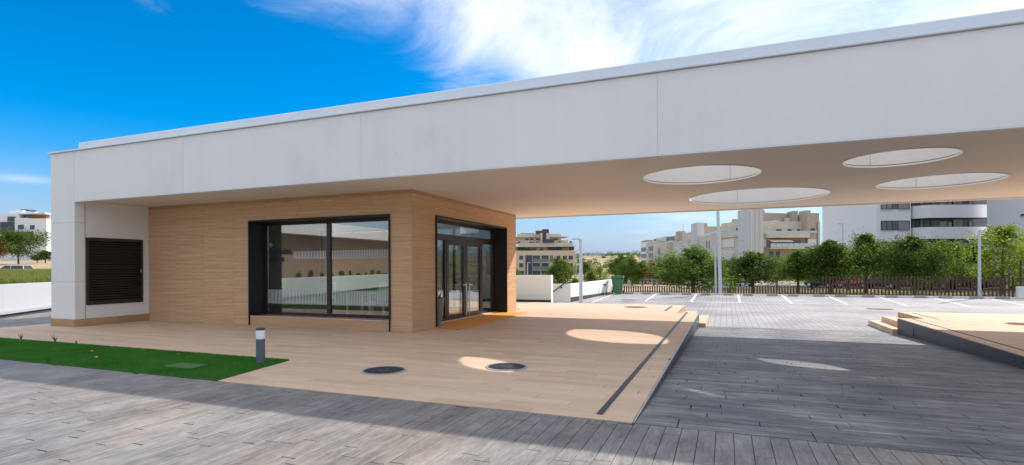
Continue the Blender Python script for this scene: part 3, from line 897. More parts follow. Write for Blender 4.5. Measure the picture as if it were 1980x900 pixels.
def lettering(body, size, loc, m, parent, sx=1.0):
    cu = bpy.data.curves.new('lettering', 'FONT')
    cu.body = body; cu.size = size; cu.extrude = 0.0015; cu.offset = 0.006*size/0.2; cu.space_line = 0.92
    tmp = bpy.data.objects.new('lettering_curve', cu)
    col.objects.link(tmp)
    dg = bpy.context.evaluated_depsgraph_get()
    me = bpy.data.meshes.new_from_object(tmp.evaluated_get(dg))
    bpy.data.objects.remove(tmp)
    me.materials.clear(); me.materials.append(m)
    o = bpy.data.objects.new('lettering', me)
    col.objects.link(o)
    o.parent = parent
    o.rotation_euler = (R(90), 0, 0)
    o.scale = (sx, 1, 1)
    o.location = Vector(loc) - WL[parent]
    return o
lettering('Fundaci\u00f3n\nAvintia', 0.215, (-11.70, GY-0.006, 1.90), M['ink'], win, 0.86)
m_ = MB(); m_.tube([(-11.66, GY-0.006, 2.16),(-11.66, GY-0.003, 2.16)], 0.055, 20); m_.build('logo_dot', M['orange'], win)

# entrance
EX = -7.28
m_ = MB()
for y0, y1, z0, z1 in ((DY0,DY0+0.035,0,DZ1),(DY1-0.035,DY1,0,DZ1),(DY0+0.035,DY1-0.035,DZ1-0.035,DZ1)):
    m_.box(EX-0.02, PX1+0.04, y0, y1, z0, z1)
ent = m_.build('entrance_frame', M['black_frame'], P)
m_ = MB()
e0, e1 = DY0+0.036, DY1-0.036
TB0, TB1 = 2.27, 2.43
L1, L2, L3 = 13.25, 14.42, 15.58
m_.box(EX-0.04, EX+0.04, e0, e1, TB0, TB1)
m_.box(EX-0.04, EX+0.04, e0, e1, DZ1-0.11, DZ1-0.036)
for y0, y1 in ((e0, e0+0.07), (e1-0.07, e1), (L1-0.07, L1), (L3, L3+0.07)):
    m_.box(EX-0.04, EX+0.04, y0, y1, 0.02, TB0)
m_.box(EX-0.04, EX+0.04, e0, e0+0.06, TB1, DZ1-0.11); m_.box(EX-0.04, EX+0.04, e1-0.06, e1, TB1, DZ1-0.11)
m_.box(EX-0.04, EX+0.04, e0+0.07, L1-0.07, 0.02, 0.1); m_.box(EX-0.04, EX+0.04, L3+0.07, e1-0.07, 0.02, 0.1)
m_.build('sidelight_frame', M['brown_frame'], ent, bevel=0.005)
for y0, y1, z0, z1 in ((e0+0.06,e1-0.06,TB1,DZ1-0.11),(e0+0.07,L1-0.07,0.1,TB0),(L3+0.07,e1-0.07,0.1,TB0)):
    m_ = MB(); m_.box(EX-0.006, EX+0.006, y0, y1, z0, z1); m_.build('glass_pane', M['glass'], ent)
for i, (y0, y1) in enumerate(((L1+0.004, L2-0.003), (L2+0.003, L3-0.004))):
    m_ = MB()
    t_ = 0.13
    m_.box(EX-0.02, EX+0.05, y0, y0+t_, 0.03, TB0-0.004); m_.box(EX-0.02, EX+0.05, y1-t_, y1, 0.03, TB0-0.004)
    m_.box(EX-0.02, EX+0.05, y0+t_, y1-t_, TB0-0.12, TB0-0.004); m_.box(EX-0.02, EX+0.05, y0+t_, y1-t_, 0.03, 0.16)
    dr = m_.build('door', M['brown_frame'], P, bevel=0.004)
    m_ = MB(); m_.box(EX+0.01, EX+0.022, y0+t_, y1-t_, 0.16, TB0-0.12); m_.build('glass_pane', M['glass'], dr)
    hy = y1-0.10 if i == 0 else y0+0.10
    m_ = MB()
    m_.tube([(EX+0.12, hy, 0.06),(EX+0.12, hy, 1.06)], 0.017, 12)
    sgn = -1 if i == 0 else 1
    m_.tube([(EX+0.12, hy-sgn*0.03, 1.0),(EX+0.12, hy+sgn*0.2, 1.0)], 0.016, 10)
    for z in (0.12, 1.0): m_.tube([(EX+0.045, hy, z),(EX+0.12, hy, z)], 0.012, 8)
    m_.build('handle', M['steel'], dr)

# things at the entrance
m_ = MB(); m_.prism([(-7.22,11.93),(-6.02,11.66),(-6.1,16.75),(-7.22,16.52)], 0.004, 0.02)
tag(m_.build('door_mat', M['coir'], bevel=0.003), 'long orange coir mat in front of the glass doors', 'mat')
pot = thing('planter', (-6.93, 12.2, 0.0), 'tall taupe tapered planter beside the glass doors', 'planter')
m_ = MB(); m_.lathe((-6.93,12.2,0.0), [(0.0,0.0),(0.13,0.0),(0.14,0.03),(0.105,0.10),(0.13,0.3),(0.185,0.72),(0.195,0.74),(0.17,0.74),(0.16,0.66),(0.0,0.66)], 20); m_.build('pot', M['pot'], pot)
m_ = MB()
for k in range(40):
    a, h = rnd.random()*6.28, 0.1+rnd.random()*0.18
    x, y = -6.93+0.08*math.cos(a)*rnd.random(), 12.2+0.08*math.sin(a)*rnd.random()
    m_.add([(x-0.012,y,0.66),(x+0.012,y,0.66),(x+0.06*math.cos(a),y+0.06*math.sin(a),0.66+h)], [(0,1,2)])
m_.build('foliage', M['leaf_dark'], pot)

# ------------------------------------------------------------------ rooms' furniture
def office_chair(loc, rz, label):
    t = thing('office_chair', loc, label, 'chair', rz, 'white swivel chairs in the office')
    m_ = MB(); m_.prism([(-0.24,-0.22),(0.24,-0.22),(0.26,0.1),(0.22,0.25),(-0.22,0.25),(-0.26,0.1)], 0.44, 0.5); m_.build('seat', M['chair_white'], t, True, 0.02)
    m_ = MB()
    for k in range(7):
        z0 = 0.58+k*0.065
        w_ = 0.21+0.03*math.sin(k*0.5)
        m_.add([(-w_,-0.24-0.012*k,z0),(0,-0.30-0.012*k,z0),(w_,-0.24-0.012*k,z0),(-w_,-0.25-0.012*k,z0+0.055),(0,-0.31-0.012*k,z0+0.055),(w_,-0.25-0.012*k,z0+0.055)], [(0,1,4,3),(1,2,5,4)])
    m_.tube([(-0.23,-0.23,0.5),(-0.25,-0.25,0.75),(-0.22,-0.33,1.04),(0.22,-0.33,1.04),(0.25,-0.25,0.75),(0.23,-0.23,0.5)], 0.02, 8)
    m_.build('backrest', M['chair_white'], t, True)
    m_ = MB(); m_.tube([(0,0,0.1),(0,0,0.44)], 0.03, 10); m_.build('gas_column', M['steel'], t, True)
    for s in (-1,1):
        m_ = MB(); m_.tube([(s*0.24,-0.1,0.47),(s*0.31,-0.1,0.5),(s*0.31,-0.08,0.68),(s*0.31,0.14,0.68)], 0.018, 8); m_.build('armrest', M['chair_white'], t, True)
    m_ = MB()
    for k in range(5):
        a = k*2*math.pi/5
        m_.tube([(0,0,0.14),(0.3*math.cos(a),0.3*math.sin(a),0.075)], [0.025,0.015], 8)
    m_.build('star_base', M['chair_white'], t, True)
    for k in range(5):
        a = k*2*math.pi/5
        x, y = 0.3*math.cos(a), 0.3*math.sin(a)
        m_ = MB(); m_.tube([(x-0.02,y,0.032),(x+0.02,y,0.032)], 0.032, 12); m_.build('caster', M['rubber'], t, True)
    return t
def desk(loc, rz, label):
    t = thing('desk', loc, label, 'desk', rz, 'white office desks')
    m_ = MB(); m_.box(-0.8,0.8,-0.4,0.4,0.70,0.73); m_.build('desktop', M['chair_white'], t, True, 0.005)
    for sx in (-0.74,0.74):
        for sy in (-0.34,0.34):
            m_ = MB(); m_.box(sx-0.03,sx+0.03,sy-0.03,sy+0.03,0,0.70); m_.build('leg', M['chair_white'], t, True)
office_chair((-10.85,12.5,0.045), R(200), 'white swivel chair with slatted back behind the left window pane')
office_chair((-9.35,12.75,0.045), R(150), 'white swivel chair just right of the window mullion')
office_chair((-8.55,12.45,0.045), R(215), 'white swivel chair near the right end of the window')
desk((-11.2,13.4,0.04), 0, 'white desk behind the left window pane')
desk((-9.0,13.5,0.04), 0, 'white desk behind the right window pane')
m_ = MB(); m_.lathe((-7.85,11.95,0.045), [(0.0,0),(0.13,0),(0.16,0.34),(0.15,0.34),(0.12,0.02),(0.0,0.02)], 18)
tag(m_.build('waste_bin', M['b_rail']), 'small pale blue waste bin on the office floor by the window', 'waste bin')

# ------------------------------------------------------------------ deck furniture
def manhole(x, y, r, label, mat='castiron', n=20):
    t = thing('manhole_cover', (x, y, 0.0 if y < 25 else park_z(y)), label, 'manhole cover', 0.2, 'round manhole covers')
    m_ = MB(); m_.lathe((0,0,0), [(r-0.03,0.004),(r-0.03,0.011),(r,0.011),(r,0.004)], 48); m_.build('rim', M['galv'] if mat == 'castiron' else M[mat], t, True)
    m_ = MB(); m_.lathe((0,0,0), [(0.0,0.006),(r-0.032,0.006)], 40); m_.build('lid', M[mat], t, True)
    m_ = MB()
    st = 2*r/n
    for i in range(n):
        for j in range(n):
            px_, py_ = -r+(i+0.5)*st, -r+(j+0.5)*st
            q = math.hypot(px_, py_)
            if q < r-0.06 and q > r*0.28:
                a, b = (0.42*st, 0.13*st) if (i+j) % 2 else (0.13*st, 0.42*st)
                m_.box(px_-a, px_+a, py_-b, py_+b, 0.0062, 0.0125)
    for q in (0.26, 0.16):
        m_.lathe((0,0,0), [(r*q-0.012,0.006),(r*q-0.01,0.0125),(r*q+0.01,0.0125),(r*q+0.012,0.006)], 32)
    tag(m_.build('raised_tread', M[mat], t, True), kind='stuff')
    return t
manhole(-4.67, 6.64, 0.325, 'dark round manhole cover set in the deck boards, all in shade')
manhole(-3.09, 7.53, 0.32, 'dark round manhole cover lying half in the small sunlit patch')
M['rust'] = plain('rusty_lid', (0.36,0.24,0.14), 0.8, 0.2, 8)
manhole(-3.15, 20.4, 0.42, 'rusty tan manhole cover in the sunlit back part of the near deck', 'rust', 12)
manhole(7.0, 17.5, 0.36, 'rusty tan manhole cover on the raised deck across the drive', 'rust', 12)
manhole(6.5, 29.0, 0.55, 'rusty manhole cover in the parking lot in front of the bay lines', 'rust', 12)
manhole(-5.3, 31.6, 0.45, 'worn round cover in the parking lot near the green bin', 'kerb', 12)
bo = thing('bollard_light', (-6.84,6.43,0.0), 'short grey bollard light with white top at the tip of the lawn', 'bollard light')
m_ = MB(); m_.lathe((-6.84,6.43,0), [(0.0,0),(0.07,0),(0.068,0.02),(0.066,0.395),(0.0,0.395)], 24); m_.build('post', M['bollard'], bo, smooth=False)
m_ = MB(); m_.lathe((-6.84,6.43,0), [(0.0,0.397),(0.068,0.397),(0.070,0.41),(0.069,0.535),(0.0,0.535)], 24); m_.build('lamp_diffuser', M['opal'], bo)
m_ = MB(); m_.lathe((-6.84,6.43,0), [(0.0,0.536),(0.071,0.536),(0.071,0.552),(0.06,0.566),(0.0,0.57)], 24); m_.build('cap', M['cap'], bo)

# ------------------------------------------------------------------ lawn
LAWN = [(-17.0,5.255),(-6.36,5.255),(-6.64,6.825),(-17.0,6.825)]
m_ = MB(); m_.prism(LAWN, -0.4, 0.008)
tag(m_.build('lawn', M['turf_base']), 'strip of bright artificial turf between pavement and deck', kind='structure')
def blades(n, sampler, hmin, hmax, wd, lean, name, mat, label, zf=lambda x, y: 0.0):
    xy = sampler(n)
    n = len(xy)
    h = hmin+(hmax-hmin)*nrs.rand(n)
    a = nrs.rand(n)*2*np.pi
    l = lean*h*nrs.rand(n)
    b = nrs.rand(n)*2*np.pi
    z0 = np.array([zf(x, y) for x, y in xy]) if zf(0,0) != 0.0 or zf(1,60) != 0.0 else np.zeros(n)+zf(0,0)
    V = np.zeros((n,3,3))
    V[:,0,:2] = xy-np.c_[np.cos(a),np.sin(a)]*wd/2
    V[:,1,:2] = xy+np.c_[np.cos(a),np.sin(a)]*wd/2
    V[:,2,:2] = xy+np.c_[np.cos(b)*l,np.sin(b)*l]
    V[:,:,2] = z0[:,None]
    V[:,2,2] += h
    me = bpy.data.meshes.new(name)
    me.vertices.add(n*3); me.vertices.foreach_set('co', V.reshape(-1))
    me.loops.add(n*3); me.loops.foreach_set('vertex_index', np.arange(n*3, dtype=np.int32))
    me.polygons.add(n); me.polygons.foreach_set('loop_start', np.arange(0,n*3,3,dtype=np.int32))
    me.polygons.foreach_set('loop_total', np.full(n,3,dtype=np.int32))
    me.materials.append(mat)
    me.update(calc_edges=True)
    o = bpy.data.objects.new(name, me)
    col.objects.link(o)
    tag(o, label, 'grass', kind='stuff')
    return o
def samp_lawn(n):
    y = 5.262+nrs.rand(n)*1.556
    xr = -6.365-(y-5.255)/1.57*0.28
    x = xr-nrs.rand(n)**1.15*(17.0+xr)
    return np.c_[x,y]
blades(190000, samp_lawn, 0.018, 0.036, 0.007, 0.9, 'grass', M['turf'], 'short dense green turf fibres of the lawn strip', lambda x, y: 0.006)
m_ = MB(); m_.prism([(-7.95,5.62),(-7.35,5.62),(-7.4,5.95),(-7.95,5.95)], 0.01, 0.036)
tag(m_.build('access_lid', plain('lid_turf', (0.052,0.155,0.035), 0.9, 0.3, 20, 200, 0.6)), 'paler green rectangular lid let into the lawn', 'lid')
for i, (x, y) in enumerate(((-10.55,6.15),(-9.75,5.75),(-8.75,6.45))):
    m_ = MB(); s_ = 0.05
    m_.add([(x-s_,y,0.045),(x,y-s_*0.5,0.052),(x+s_*1.2,y+0.01,0.045),(x,y+s_*0.5,0.062)], [(0,1,2,3)])
    tag(m_.build('fallen_leaf', M['orange'] if i < 2 else M['dry']), ['orange fallen leaf on the lawn, farthest left', 'orange fallen leaf near the front edge of the lawn', 'straw coloured fallen leaf in the middle of the lawn'][i], 'leaf', 'fallen leaves on the lawn')
def weed(x, y, h, label):
    m_ = MB()
    for k in range(16):
        a, q = rnd.random()*6.28, h*(0.3+0.7*rnd.random())
        m_.add([(x+0.012*math.cos(a+1.57), y+0.012*math.sin(a+1.57), 0.0),(x-0.012*math.cos(a+1.57), y-0.012*math.sin(a+1.57), 0.0),(x+q*0.5*math.cos(a), y+q*0.5*math.sin(a), q)], [(0,1,2)])
    tag(m_.build('weed', M['leaf']), label, 'weed', 'weeds at the lawn edge')
weed(-14.2, 6.9, 0.16, 'bushy little weed at the deck edge on the far left')
weed(-13.0, 6.9, 0.22, 'thin tall weed at the deck edge')
weed(-12.3, 6.9, 0.08, 'smallest weed at the deck edge, right of the tall one')
weed(-10.15, 5.3, 0.1, 'bright weed at the pavement edge of the lawn')

# ------------------------------------------------------------------ garden walls
def wall_run(name, pts, thick, z0, z1, mat, label, base=None, basez=0.2, cap=None):
    t = thing(name, (pts[0][0], pts[0][1], z0), label, 'wall')
    for (a, b) in zip(pts[:-1], pts[1:]):
        d = Vector((b[0]-a[0], b[1]-a[1])); n_ = Vector((-d.y, d.x)).normalized()*thick
        d = d.normalized()
        za, zb = (z1 if not isinstance(z1, tuple) else z1[0]), (z1 if not isinstance(z1, tuple) else z1[1])
        m_ = MB()
        q = [(a[0],a[1]),(b[0],b[1]),(b[0]+n_.x,b[1]+n_.y),(a[0]+n_.x,a[1]+n_.y)]
        m_.add([(x,y,z0) for x,y in q]+[(q[0][0],q[0][1],za),(q[1][0],q[1][1],zb),(q[2][0],q[2][1],zb),(q[3][0],q[3][1],za)],
               [(0,3,2,1),(4,5,6,7),(0,1,5,4),(1,2,6,5),(2,3,7,6),(3,0,4,7)])
        m_.build('wall_panel', mat, t, bevel=0.008)
        if base:
            e = n_.normalized()*-0.03
            m_ = MB()
            m_.prism([(a[0]+e.x,a[1]+e.y),(b[0]+e.x,b[1]+e.y),(b[0]-e.x*0.2,b[1]-e.y*0.2),(a[0]-e.x*0.2,a[1]-e.y*0.2)], z0, z0+basez)
            m_.build('plinth', base, t)
    return t
# left board marked concrete wall (seen beside the pillar) and its bend towards the lawn behind the camera
lwall = wall_run('garden_wall', [(-27.4,17.3),(-23.0,12.1),(-21.1,9.8),(-19.2,7.5)][::-1], 0.25, -0.05, 1.05, M['pitted'], 'pitted white concrete garden wall left of the pavilion', M['darkbase'], 0.2)
wall_run('garden_wall', [(-19.2,7.45),(-19.4,3.0),(-23.9,-12.2),(-30,-22)][::-1], 0.25, -0.05, 1.05, M['white'], 'cream garden wall topped by shrubs behind the viewer', M['darkbase'], 0.2)
for a, b in (((-21.1,9.8),(-19.2,7.5)),((-23.0,12.1),(-21.1,9.8)),((-27.4,17.3),(-23.0,12.1))):
    d = Vector((b[0]-a[0], b[1]-a[1])).normalized(); n_ = Vector((d.y,-d.x))
    n_ = n_ if n_.x > 0 else -n_
    m_ = MB(); m_.prism([(a[0]+n_.x*0.03,a[1]+n_.y*0.03),(b[0]+n_.x*0.03,b[1]+n_.y*0.03),(b[0]+n_.x*0.12,b[1]+n_.y*0.12),(a[0]+n_.x*0.12,a[1]+n_.y*0.12)], 0.12, 0.19)
    m_.build('flashing', M['galv'], lwall)
# small pit marks in the concrete: bug holes as dark dimples
wall_run('garden_wall', [(-12.0,22.6),(-7.15,22.6)], 0.28, -0.55, 1.16, M['white'], 'cream shaded wall with dark plinth behind the pavilion corner', M['darkbase'], 0.62)
wall_run('stair_wall', [(-10.5,29.4),(-8.16,29.4)], 0.25, -0.6, 0.56, M['white'], 'short white wall with brown handrail behind the cream wall')
wall_run('boundary_wall', [(-8.15,29.4),(-7.25,37.0)], 0.25, -0.6, (0.56,0.66), M['white'], 'sunlit white boundary wall running back to the green bin', M['darkbase'], 0.42)
hr = thing('handrail', (-9.0,29.3,0.0), 'brown handrail sloping down on the short white wall', 'handrail')
m_ = MB(); m_.tube([(-9.25,29.3,0.05),(-8.40,29.3,0.66)], 0.03, 8); m_.build('rail', M['handrail'], hr)
m_ = MB(); m_.tube([(-8.7,29.39,0.36),(-8.7,29.31,0.40)], [0.055,0.02], 10); m_.build('bracket', M['handrail'], hr)
rw = wall_run('boundary_wall', [(14.45,36.6),(24.0,36.6)], 0.3, -0.6, 0.36, M['white'], 'white wall carrying brown slats at the right end of the fence')
rw2 = wall_run('boundary_wall', [(15.3,36.3),(15.3,2.0)], 0.3, -0.6, 1.15, M['white'], 'long white wall at the far right side of the parking lot')
m_ = MB(); m_.box(-14,-7.2,22.03,22.5,-0.5,-0.02); tag(m_.build('lawn', M['turf_base']), 'sliver of green lawn in front of the cream wall', kind='structure')

# lawn, plants and terrace behind the camera (seen in the window reflection)
m_ = MB(); m_.prism([(-19.45,2.9),(-16.5,2.9),(-17.5,-13),(-23.8,-12.2)], -0.3, 0.012)
tag(m_.build('lawn', M['turf']), 'lawn below the garden wall opposite the window', kind='structure')
def shrub_mesh(n, rx, rz, leaf):
    P_ = nrs.normal(size=(n,3)); P_ /= np.linalg.norm(P_,axis=1)[:,None]
    P_ *= (nrs.rand(n)**0.4)[:,None]*np.array([rx,rx,rz])
    P_[:,2] += rz
    return P_
def leaf_cloud(P_, size, up=0.35):
    n = len(P_)
    nr = nrs.normal(size=(n,3)); nr[:,2] = np.abs(nr[:,2])+up
    nr /= np.linalg.norm(nr,axis=1)[:,None]
    a = nrs.normal(size=(n,3)); a -= nr*(a*nr).sum(1)[:,None]; a /= np.linalg.norm(a,axis=1)[:,None]
    b = np.cross(nr,a)
    s = size*(0.6+0.8*nrs.rand(n))[:,None]
    V = np.stack([P_-a*s*0.5, P_-b*s*0.3+nr*s*0.08, P_+a*s*0.5, P_+b*s*0.3+nr*s*0.08],1)
    return V
def mesh_quads(name, V, mat):
    n = len(V)
    me = bpy.data.meshes.new(name)
    me.vertices.add(n*4); me.vertices.foreach_set('co', V.reshape(-1))
    me.loops.add(n*4); me.loops.foreach_set('vertex_index', np.arange(n*4,dtype=np.int32))
    me.polygons.add(n); me.polygons.foreach_set('loop_start', np.arange(0,n*4,4,dtype=np.int32))
    me.polygons.foreach_set('loop_total', np.full(n,4,dtype=np.int32))
    me.materials.append(mat)
    me.update(calc_edges=True)
    return me
sm = mesh_quads('shrub', leaf_cloud(shrub_mesh(260,0.22,0.22,0.09), 0.09), M['leaf'])
ORD = ['one','two','three','four','five','six','seven','eight','nine','ten','eleven']
for k in range(11):
    t_ = k/10.0
    o = inst('shrub', sm, (-20.0-4.3*t_, 1.5-13.5*t_, 1.0), None, (0,0,k))
    o.scale = (0.75+0.35*math.sin(k*2.1), 0.7+0.3*math.sin(k*3.3), 0.7+0.3*math.sin(k*1.7))
    tag(o, 'small green shrub on the garden wall opposite the window, number %s from its near end' % ORD[k], 'shrub', 'shrubs along the wall top behind the viewer')
ch = thing('clubhouse', (-32.0,-8,0), 'low wood clad building with white roof edge opposite the window', 'building')
m_ = MB(); m_.box(-40,-32,-32,8,-0.2,4.2); m_.build('wall', M['clubwood'], ch)
m_ = MB(); m_.box(-40.5,-30.8,-32.5,8.5,4.2,5.3); m_.build('roof', M['fascia'], ch)
for y in (-28,-4):
    m_ = MB(); m_.box(-32.0,-31.95,y,y+2.4,0.2,3.0); wf = m_.build('window', M['black_frame'], ch)
    m_ = MB(); m_.box(-31.949,-31.94,y+0.1,y+2.3,0.3,2.9); m_.build('pane', M['b_pane'], wf)
m_ = MB(); m_.box(-31.9,-23.9+0.0,-26,-6,-0.3,0.55); tag(m_.build('terrace', M['stampy']), 'raised terrace behind the garden wall', kind='structure')

# ------------------------------------------------------------------ parking: stops, fence, bin, lamps
stop_mesh = None
STL = ['grey wheel stop left of the bay line', 'grey wheel stop right of the bay line']
ords = ['first', 'second', 'third', 'fourth', 'fifth', 'sixth', 'seventh', 'eighth']
for k, x in enumerate(BAYX):
    for s in (-1, 1):
        cx = x+s*0.56
        lab = 'grey concrete wheel stop %s of the %s bay line from the green bin' % ('left' if s < 0 else 'right', ords[k])
        if stop_mesh is None:
            m_ = MB()
            m_.add([(-0.29,-0.08,0),(0.29,-0.08,0),(0.29,0.08,0),(-0.29,0.08,0),(-0.285,-0.06,0.13),(0.285,-0.06,0.13),(0.285,0.06,0.13),(-0.285,0.06,0.13)],
                   [(0,3,2,1),(4,5,6,7),(0,1,5,4),(1,2,6,5),(2,3,7,6),(3,0,4,7)])
            o = m_.build('wheel_stop', M['kerb'], bevel=0.012)
            stop_mesh = o.data
            o.location = (cx, 35.9, park_z(35.9))
        else:
            o = inst('wheel_stop', stop_mesh, (cx, 35.9, park_z(35.9)))
        tag(o, lab, 'wheel stop', 'concrete wheel stops along the fence')
o = inst('wheel_stop', stop_mesh, (-5.95, 35.9, park_z(35.9)))
tag(o, 'grey concrete wheel stop right beside the green bin', 'wheel stop', 'concrete wheel stops along the fence')
def slat_fence(name, x0, x1, y, z0, z1, pitch, label, cat='fence', w_=0.075, d_=0.05):
    t = thing(name, ((x0+x1)/2, y, z0), label, cat)
    m_ = MB(); m_.box(x0, x1, y-0.03, y+0.03, z0, z0+0.05); m_.build('bottom_rail', M['fence'], t)
    me = None
    n = int(round((x1-x0)/pitch))
    for i in range(n):
        cx = x0+(i+0.5)*pitch
        if me is None:
            m_ = MB(); m_.box(cx-w_/2, cx+w_/2, y-d_/2, y+d_/2, z0+0.052, z1); o = m_.build('slat', M['fence'], t)
            me = o.data; b0 = WL[o]
        else:
            inst('slat', me, (cx, y, b0.z), t, (0, 0, 0))
    return t
slat_fence('slat_fence', -7.75, 5.25, 36.75, -0.27, 0.22, 0.155, 'low run of dark brown fence slats on the left')
slat_fence('slat_fence', 5.27, 14.42, 36.75, -0.32, 0.90, 0.175, 'tall run of dark brown fence slats in front of the parked cars')
slat_fence('slat_fence', 14.5, 24.0, 36.75, 0.37, 1.75, 0.2, 'brown slats standing on the white wall at the far right')
bn = thing('wheelie_bin', (-6.72,35.9,park_z(35.9)), 'green wheeled waste bin at the end of the white wall', 'bin', R(8))
m_ = MB()
m_.add([(-0.24,-0.3,0.05),(0.24,-0.3,0.05),(0.24,0.3,0.05),(-0.24,0.3,0.05),(-0.39,-0.38,1.06),(0.39,-0.38,1.06),(0.39,0.38,1.06),(-0.39,0.38,1.06)], [(0,3,2,1),(4,5,6,7),(0,1,5,4),(1,2,6,5),(2,3,7,6),(3,0,4,7)])
m_.build('body', M['bin'], bn, True, 0.03)
m_ = MB(); m_.box(-0.43,0.43,-0.42,0.42,1.06,1.14); m_.box(-0.4,0.4,-0.36,0.36,1.14,1.2); m_.build('lid', M['bin'], bn, True, 0.025)
for s in (-1,1):
    m_ = MB(); m_.tube([(s*0.36-0.03*s,0.3,0.12),(s*0.36+0.04*s,0.3,0.12)], 0.12, 16); m_.build('wheel', M['rubber'], bn, True)
m_ = MB(); m_.tube([(-0.3,0.44,0.98),(0.3,0.44,0.98)], 0.02, 8); m_.build('handle', M['bin'], bn, True)
def lamp(x, y, z0, z1, r, label, arm=None, lean=0.0, head=(0.45,0.12,0.05), grp=None):
    t = thing('lamp_post', (x,y,z0), label, 'lamp post', 0, grp)
    m_ = MB(); m_.tube([(x,y,z0),(x+lean,y,z1)], [r*1.1,r*0.85], 14); m_.build('pole', M['galv'], t)
    m_ = MB(); m_.box(x-r*1.8,x+r*1.8,y-r*1.8,y+r*1.8,z0,z0+0.03); m_.build('base_plate', M['galv'], t)
    m_ = MB(); m_.box(x+r*0.9,x+r*1.25,y-0.04,y+0.04,z0+0.5,z0+0.72) if False else m_.box(x-0.04,x+0.04,y-r*1.25,y-r*0.7,z0+0.45,z0+0.65); m_.build('hatch', M['galv'], t)
    if arm:
        m_ = MB(); m_.box(min(0,arm)+x+lean-0.02, max(0,arm)+x+lean+0.02, y-0.09, y+0.09, z1-0.02, z1+0.05); m_.build('lamp_head', M['galv'], t, bevel=0.015)
    return t
lamp(-6.53, 25.4, -0.47, 2.86, 0.085, 'grey lamp post with a short arm behind the near deck', -0.42)
lamp(-0.35, 36.45, -0.27, 6.2, 0.105, 'tall thick pole rising past the canopy edge at the fence', 0.6, -0.15)
lamp(-0.62, 36.5, -0.27, 3.0, 0.06, 'thinner short post beside the tall pole at the fence', None, -0.03)
lamp(12.65, 36.2, -0.28, 3.35, 0.075, 'slim grey lamp post in front of the tall brown fence', 0.18)
fl_ = thing('floodlight', (-7.3,34.5,-0.32), 'small black floodlight on a thin post by the white wall', 'floodlight')
m_ = MB(); m_.tube([(-7.3,34.5,-0.32),(-7.3,34.5,0.32)], 0.022, 8); m_.build('post', M['galv'], fl_)
m_ = MB(); m_.box(-7.38,-7.22,34.42,34.54,0.32,0.43); m_.build('lamp_head', M['cap'], fl_, bevel=0.01)
m_ = MB()
for k in range(3):
    m_.lathe((0.33,36.95,-0.45), [(0.0,0.0),(0.24,0.1),(0.2,0.35),(0.1,0.6),(0.0,0.75)], 10)
cs = nrs.rand(500); an = nrs.rand(500)*6.28
Pc = np.c_[0.33+np.cos(an)*0.3*(1-cs)**0.7, 37.1+np.sin(an)*0.3*(1-cs)**0.7, -0.45+cs*0.95]
o = bpy.data.objects.new('conical_shrub', mesh_quads('conical_shrub', leaf_cloud(Pc, 0.09), M['leaf_yellow']))
col.objects.link(o); tag(o, 'small bright green cone shaped shrub behind the low fence', 'shrub')

# ------------------------------------------------------------------ trees
def make_tree(h, w, base, nleaf, leaf, seed, mat, sparse=0.0, shape=(0.8,0.25)):
    """trunk mesh and crown mesh of a tree of height h, width w, crown starting at base"""
    r_ = random.Random(seed)
    tb = MB()
    tp = [Vector((0,0,-0.3))]
    x = y = 0
    for k in range(1,8):
        x += r_.uniform(-0.04,0.04)*h*0.3; y += r_.uniform(-0.04,0.04)*h*0.3
        tp.append(Vector((x*0.5,y*0.5,h*0.93*k/7)))
    tr_ = [0.022*h*(1-0.86*k/7) for k in range(8)]
    tr_[0] *= 1.3
    tb.tube(tp, tr_, 8)
    tips = []
    nb = 26
    for i in range(nb):
        f = (i+0.5)/nb
        z = base+(h*0.92-base)*f**0.9
        k = z/(h*0.93)*7; j = min(6,int(k)); p0 = tp[j].lerp(tp[j+1], k-j) if j > 0 else Vector((0,0,z))
        prof = (math.sin(math.pi*min(1,0.22+0.74*f)**shape[0])*(1.0-shape[1]*f)+0.08)
        L = w*0.5*prof*r_.uniform(0.7,1.25)
        a = i*2.4+r_.uniform(-0.5,0.5)
        el = R(r_.uniform(5,35)+28*f)
        d = Vector((math.cos(a)*math.cos(el), math.sin(a)*math.cos(el), math.sin(el)))
        p1 = p0+d*L*0.55+Vector((0,0,0.03*h*r_.random()))
        p2 = p0+d*L+Vector((0,0,-0.02*h*r_.random()))
        tb.tube([p0,p1,p2], [0.008*h*(1-0.6*f),0.005*h*(1-0.5*f),0.0015*h], 5, False)
        for q in range(4):
            s0 = p0.lerp(p2, 0.35+0.2*q)
            dd = Vector((r_.gauss(0,1), r_.gauss(0,1), r_.gauss(0.25,0.6))).normalized()*L*0.36
            tb.tube([s0, s0+dd], [0.003*h,0.001*h], 4, False)
            for s in (0.45,0.75,1.0): tips.append((s0+dd*s, L))
        tips.append((p2, L)); tips.append((p1, L))
    tips.append((tp[-1], w*0.12)); tips.append((tp[-2].lerp(tp[-1],0.5), w*0.2))
    if sparse: tips = [t for t in tips if r_.random() > sparse]
    T = np.array([tuple(t[0]) for t in tips]); Ls = np.array([t[1] for t in tips])
    wgt = (nrs.rand(len(T))**1.2+0.15)*np.clip(Ls/(0.4*w),0.25,1.2)
    idx = nrs.choice(len(T), nleaf, p=wgt/wgt.sum())
    Pn = T[idx]+nrs.normal(size=(nleaf,3))*(np.clip(Ls[idx],0.12*w,0.5*w)*0.21)[:,None]*np.array([1,1,0.8])
    Pn = Pn[Pn[:,2] > base*0.6]
    crown = mesh_quads('crown', leaf_cloud(Pn, leaf), mat)
    me = bpy.data.meshes.new('trunk')
    me.from_pydata(tb.v, [], tb.f)
    me.polygons.foreach_set('use_smooth', tb.sm)
    me.materials.append(M['bark'])
    return me, crown
TM = {}
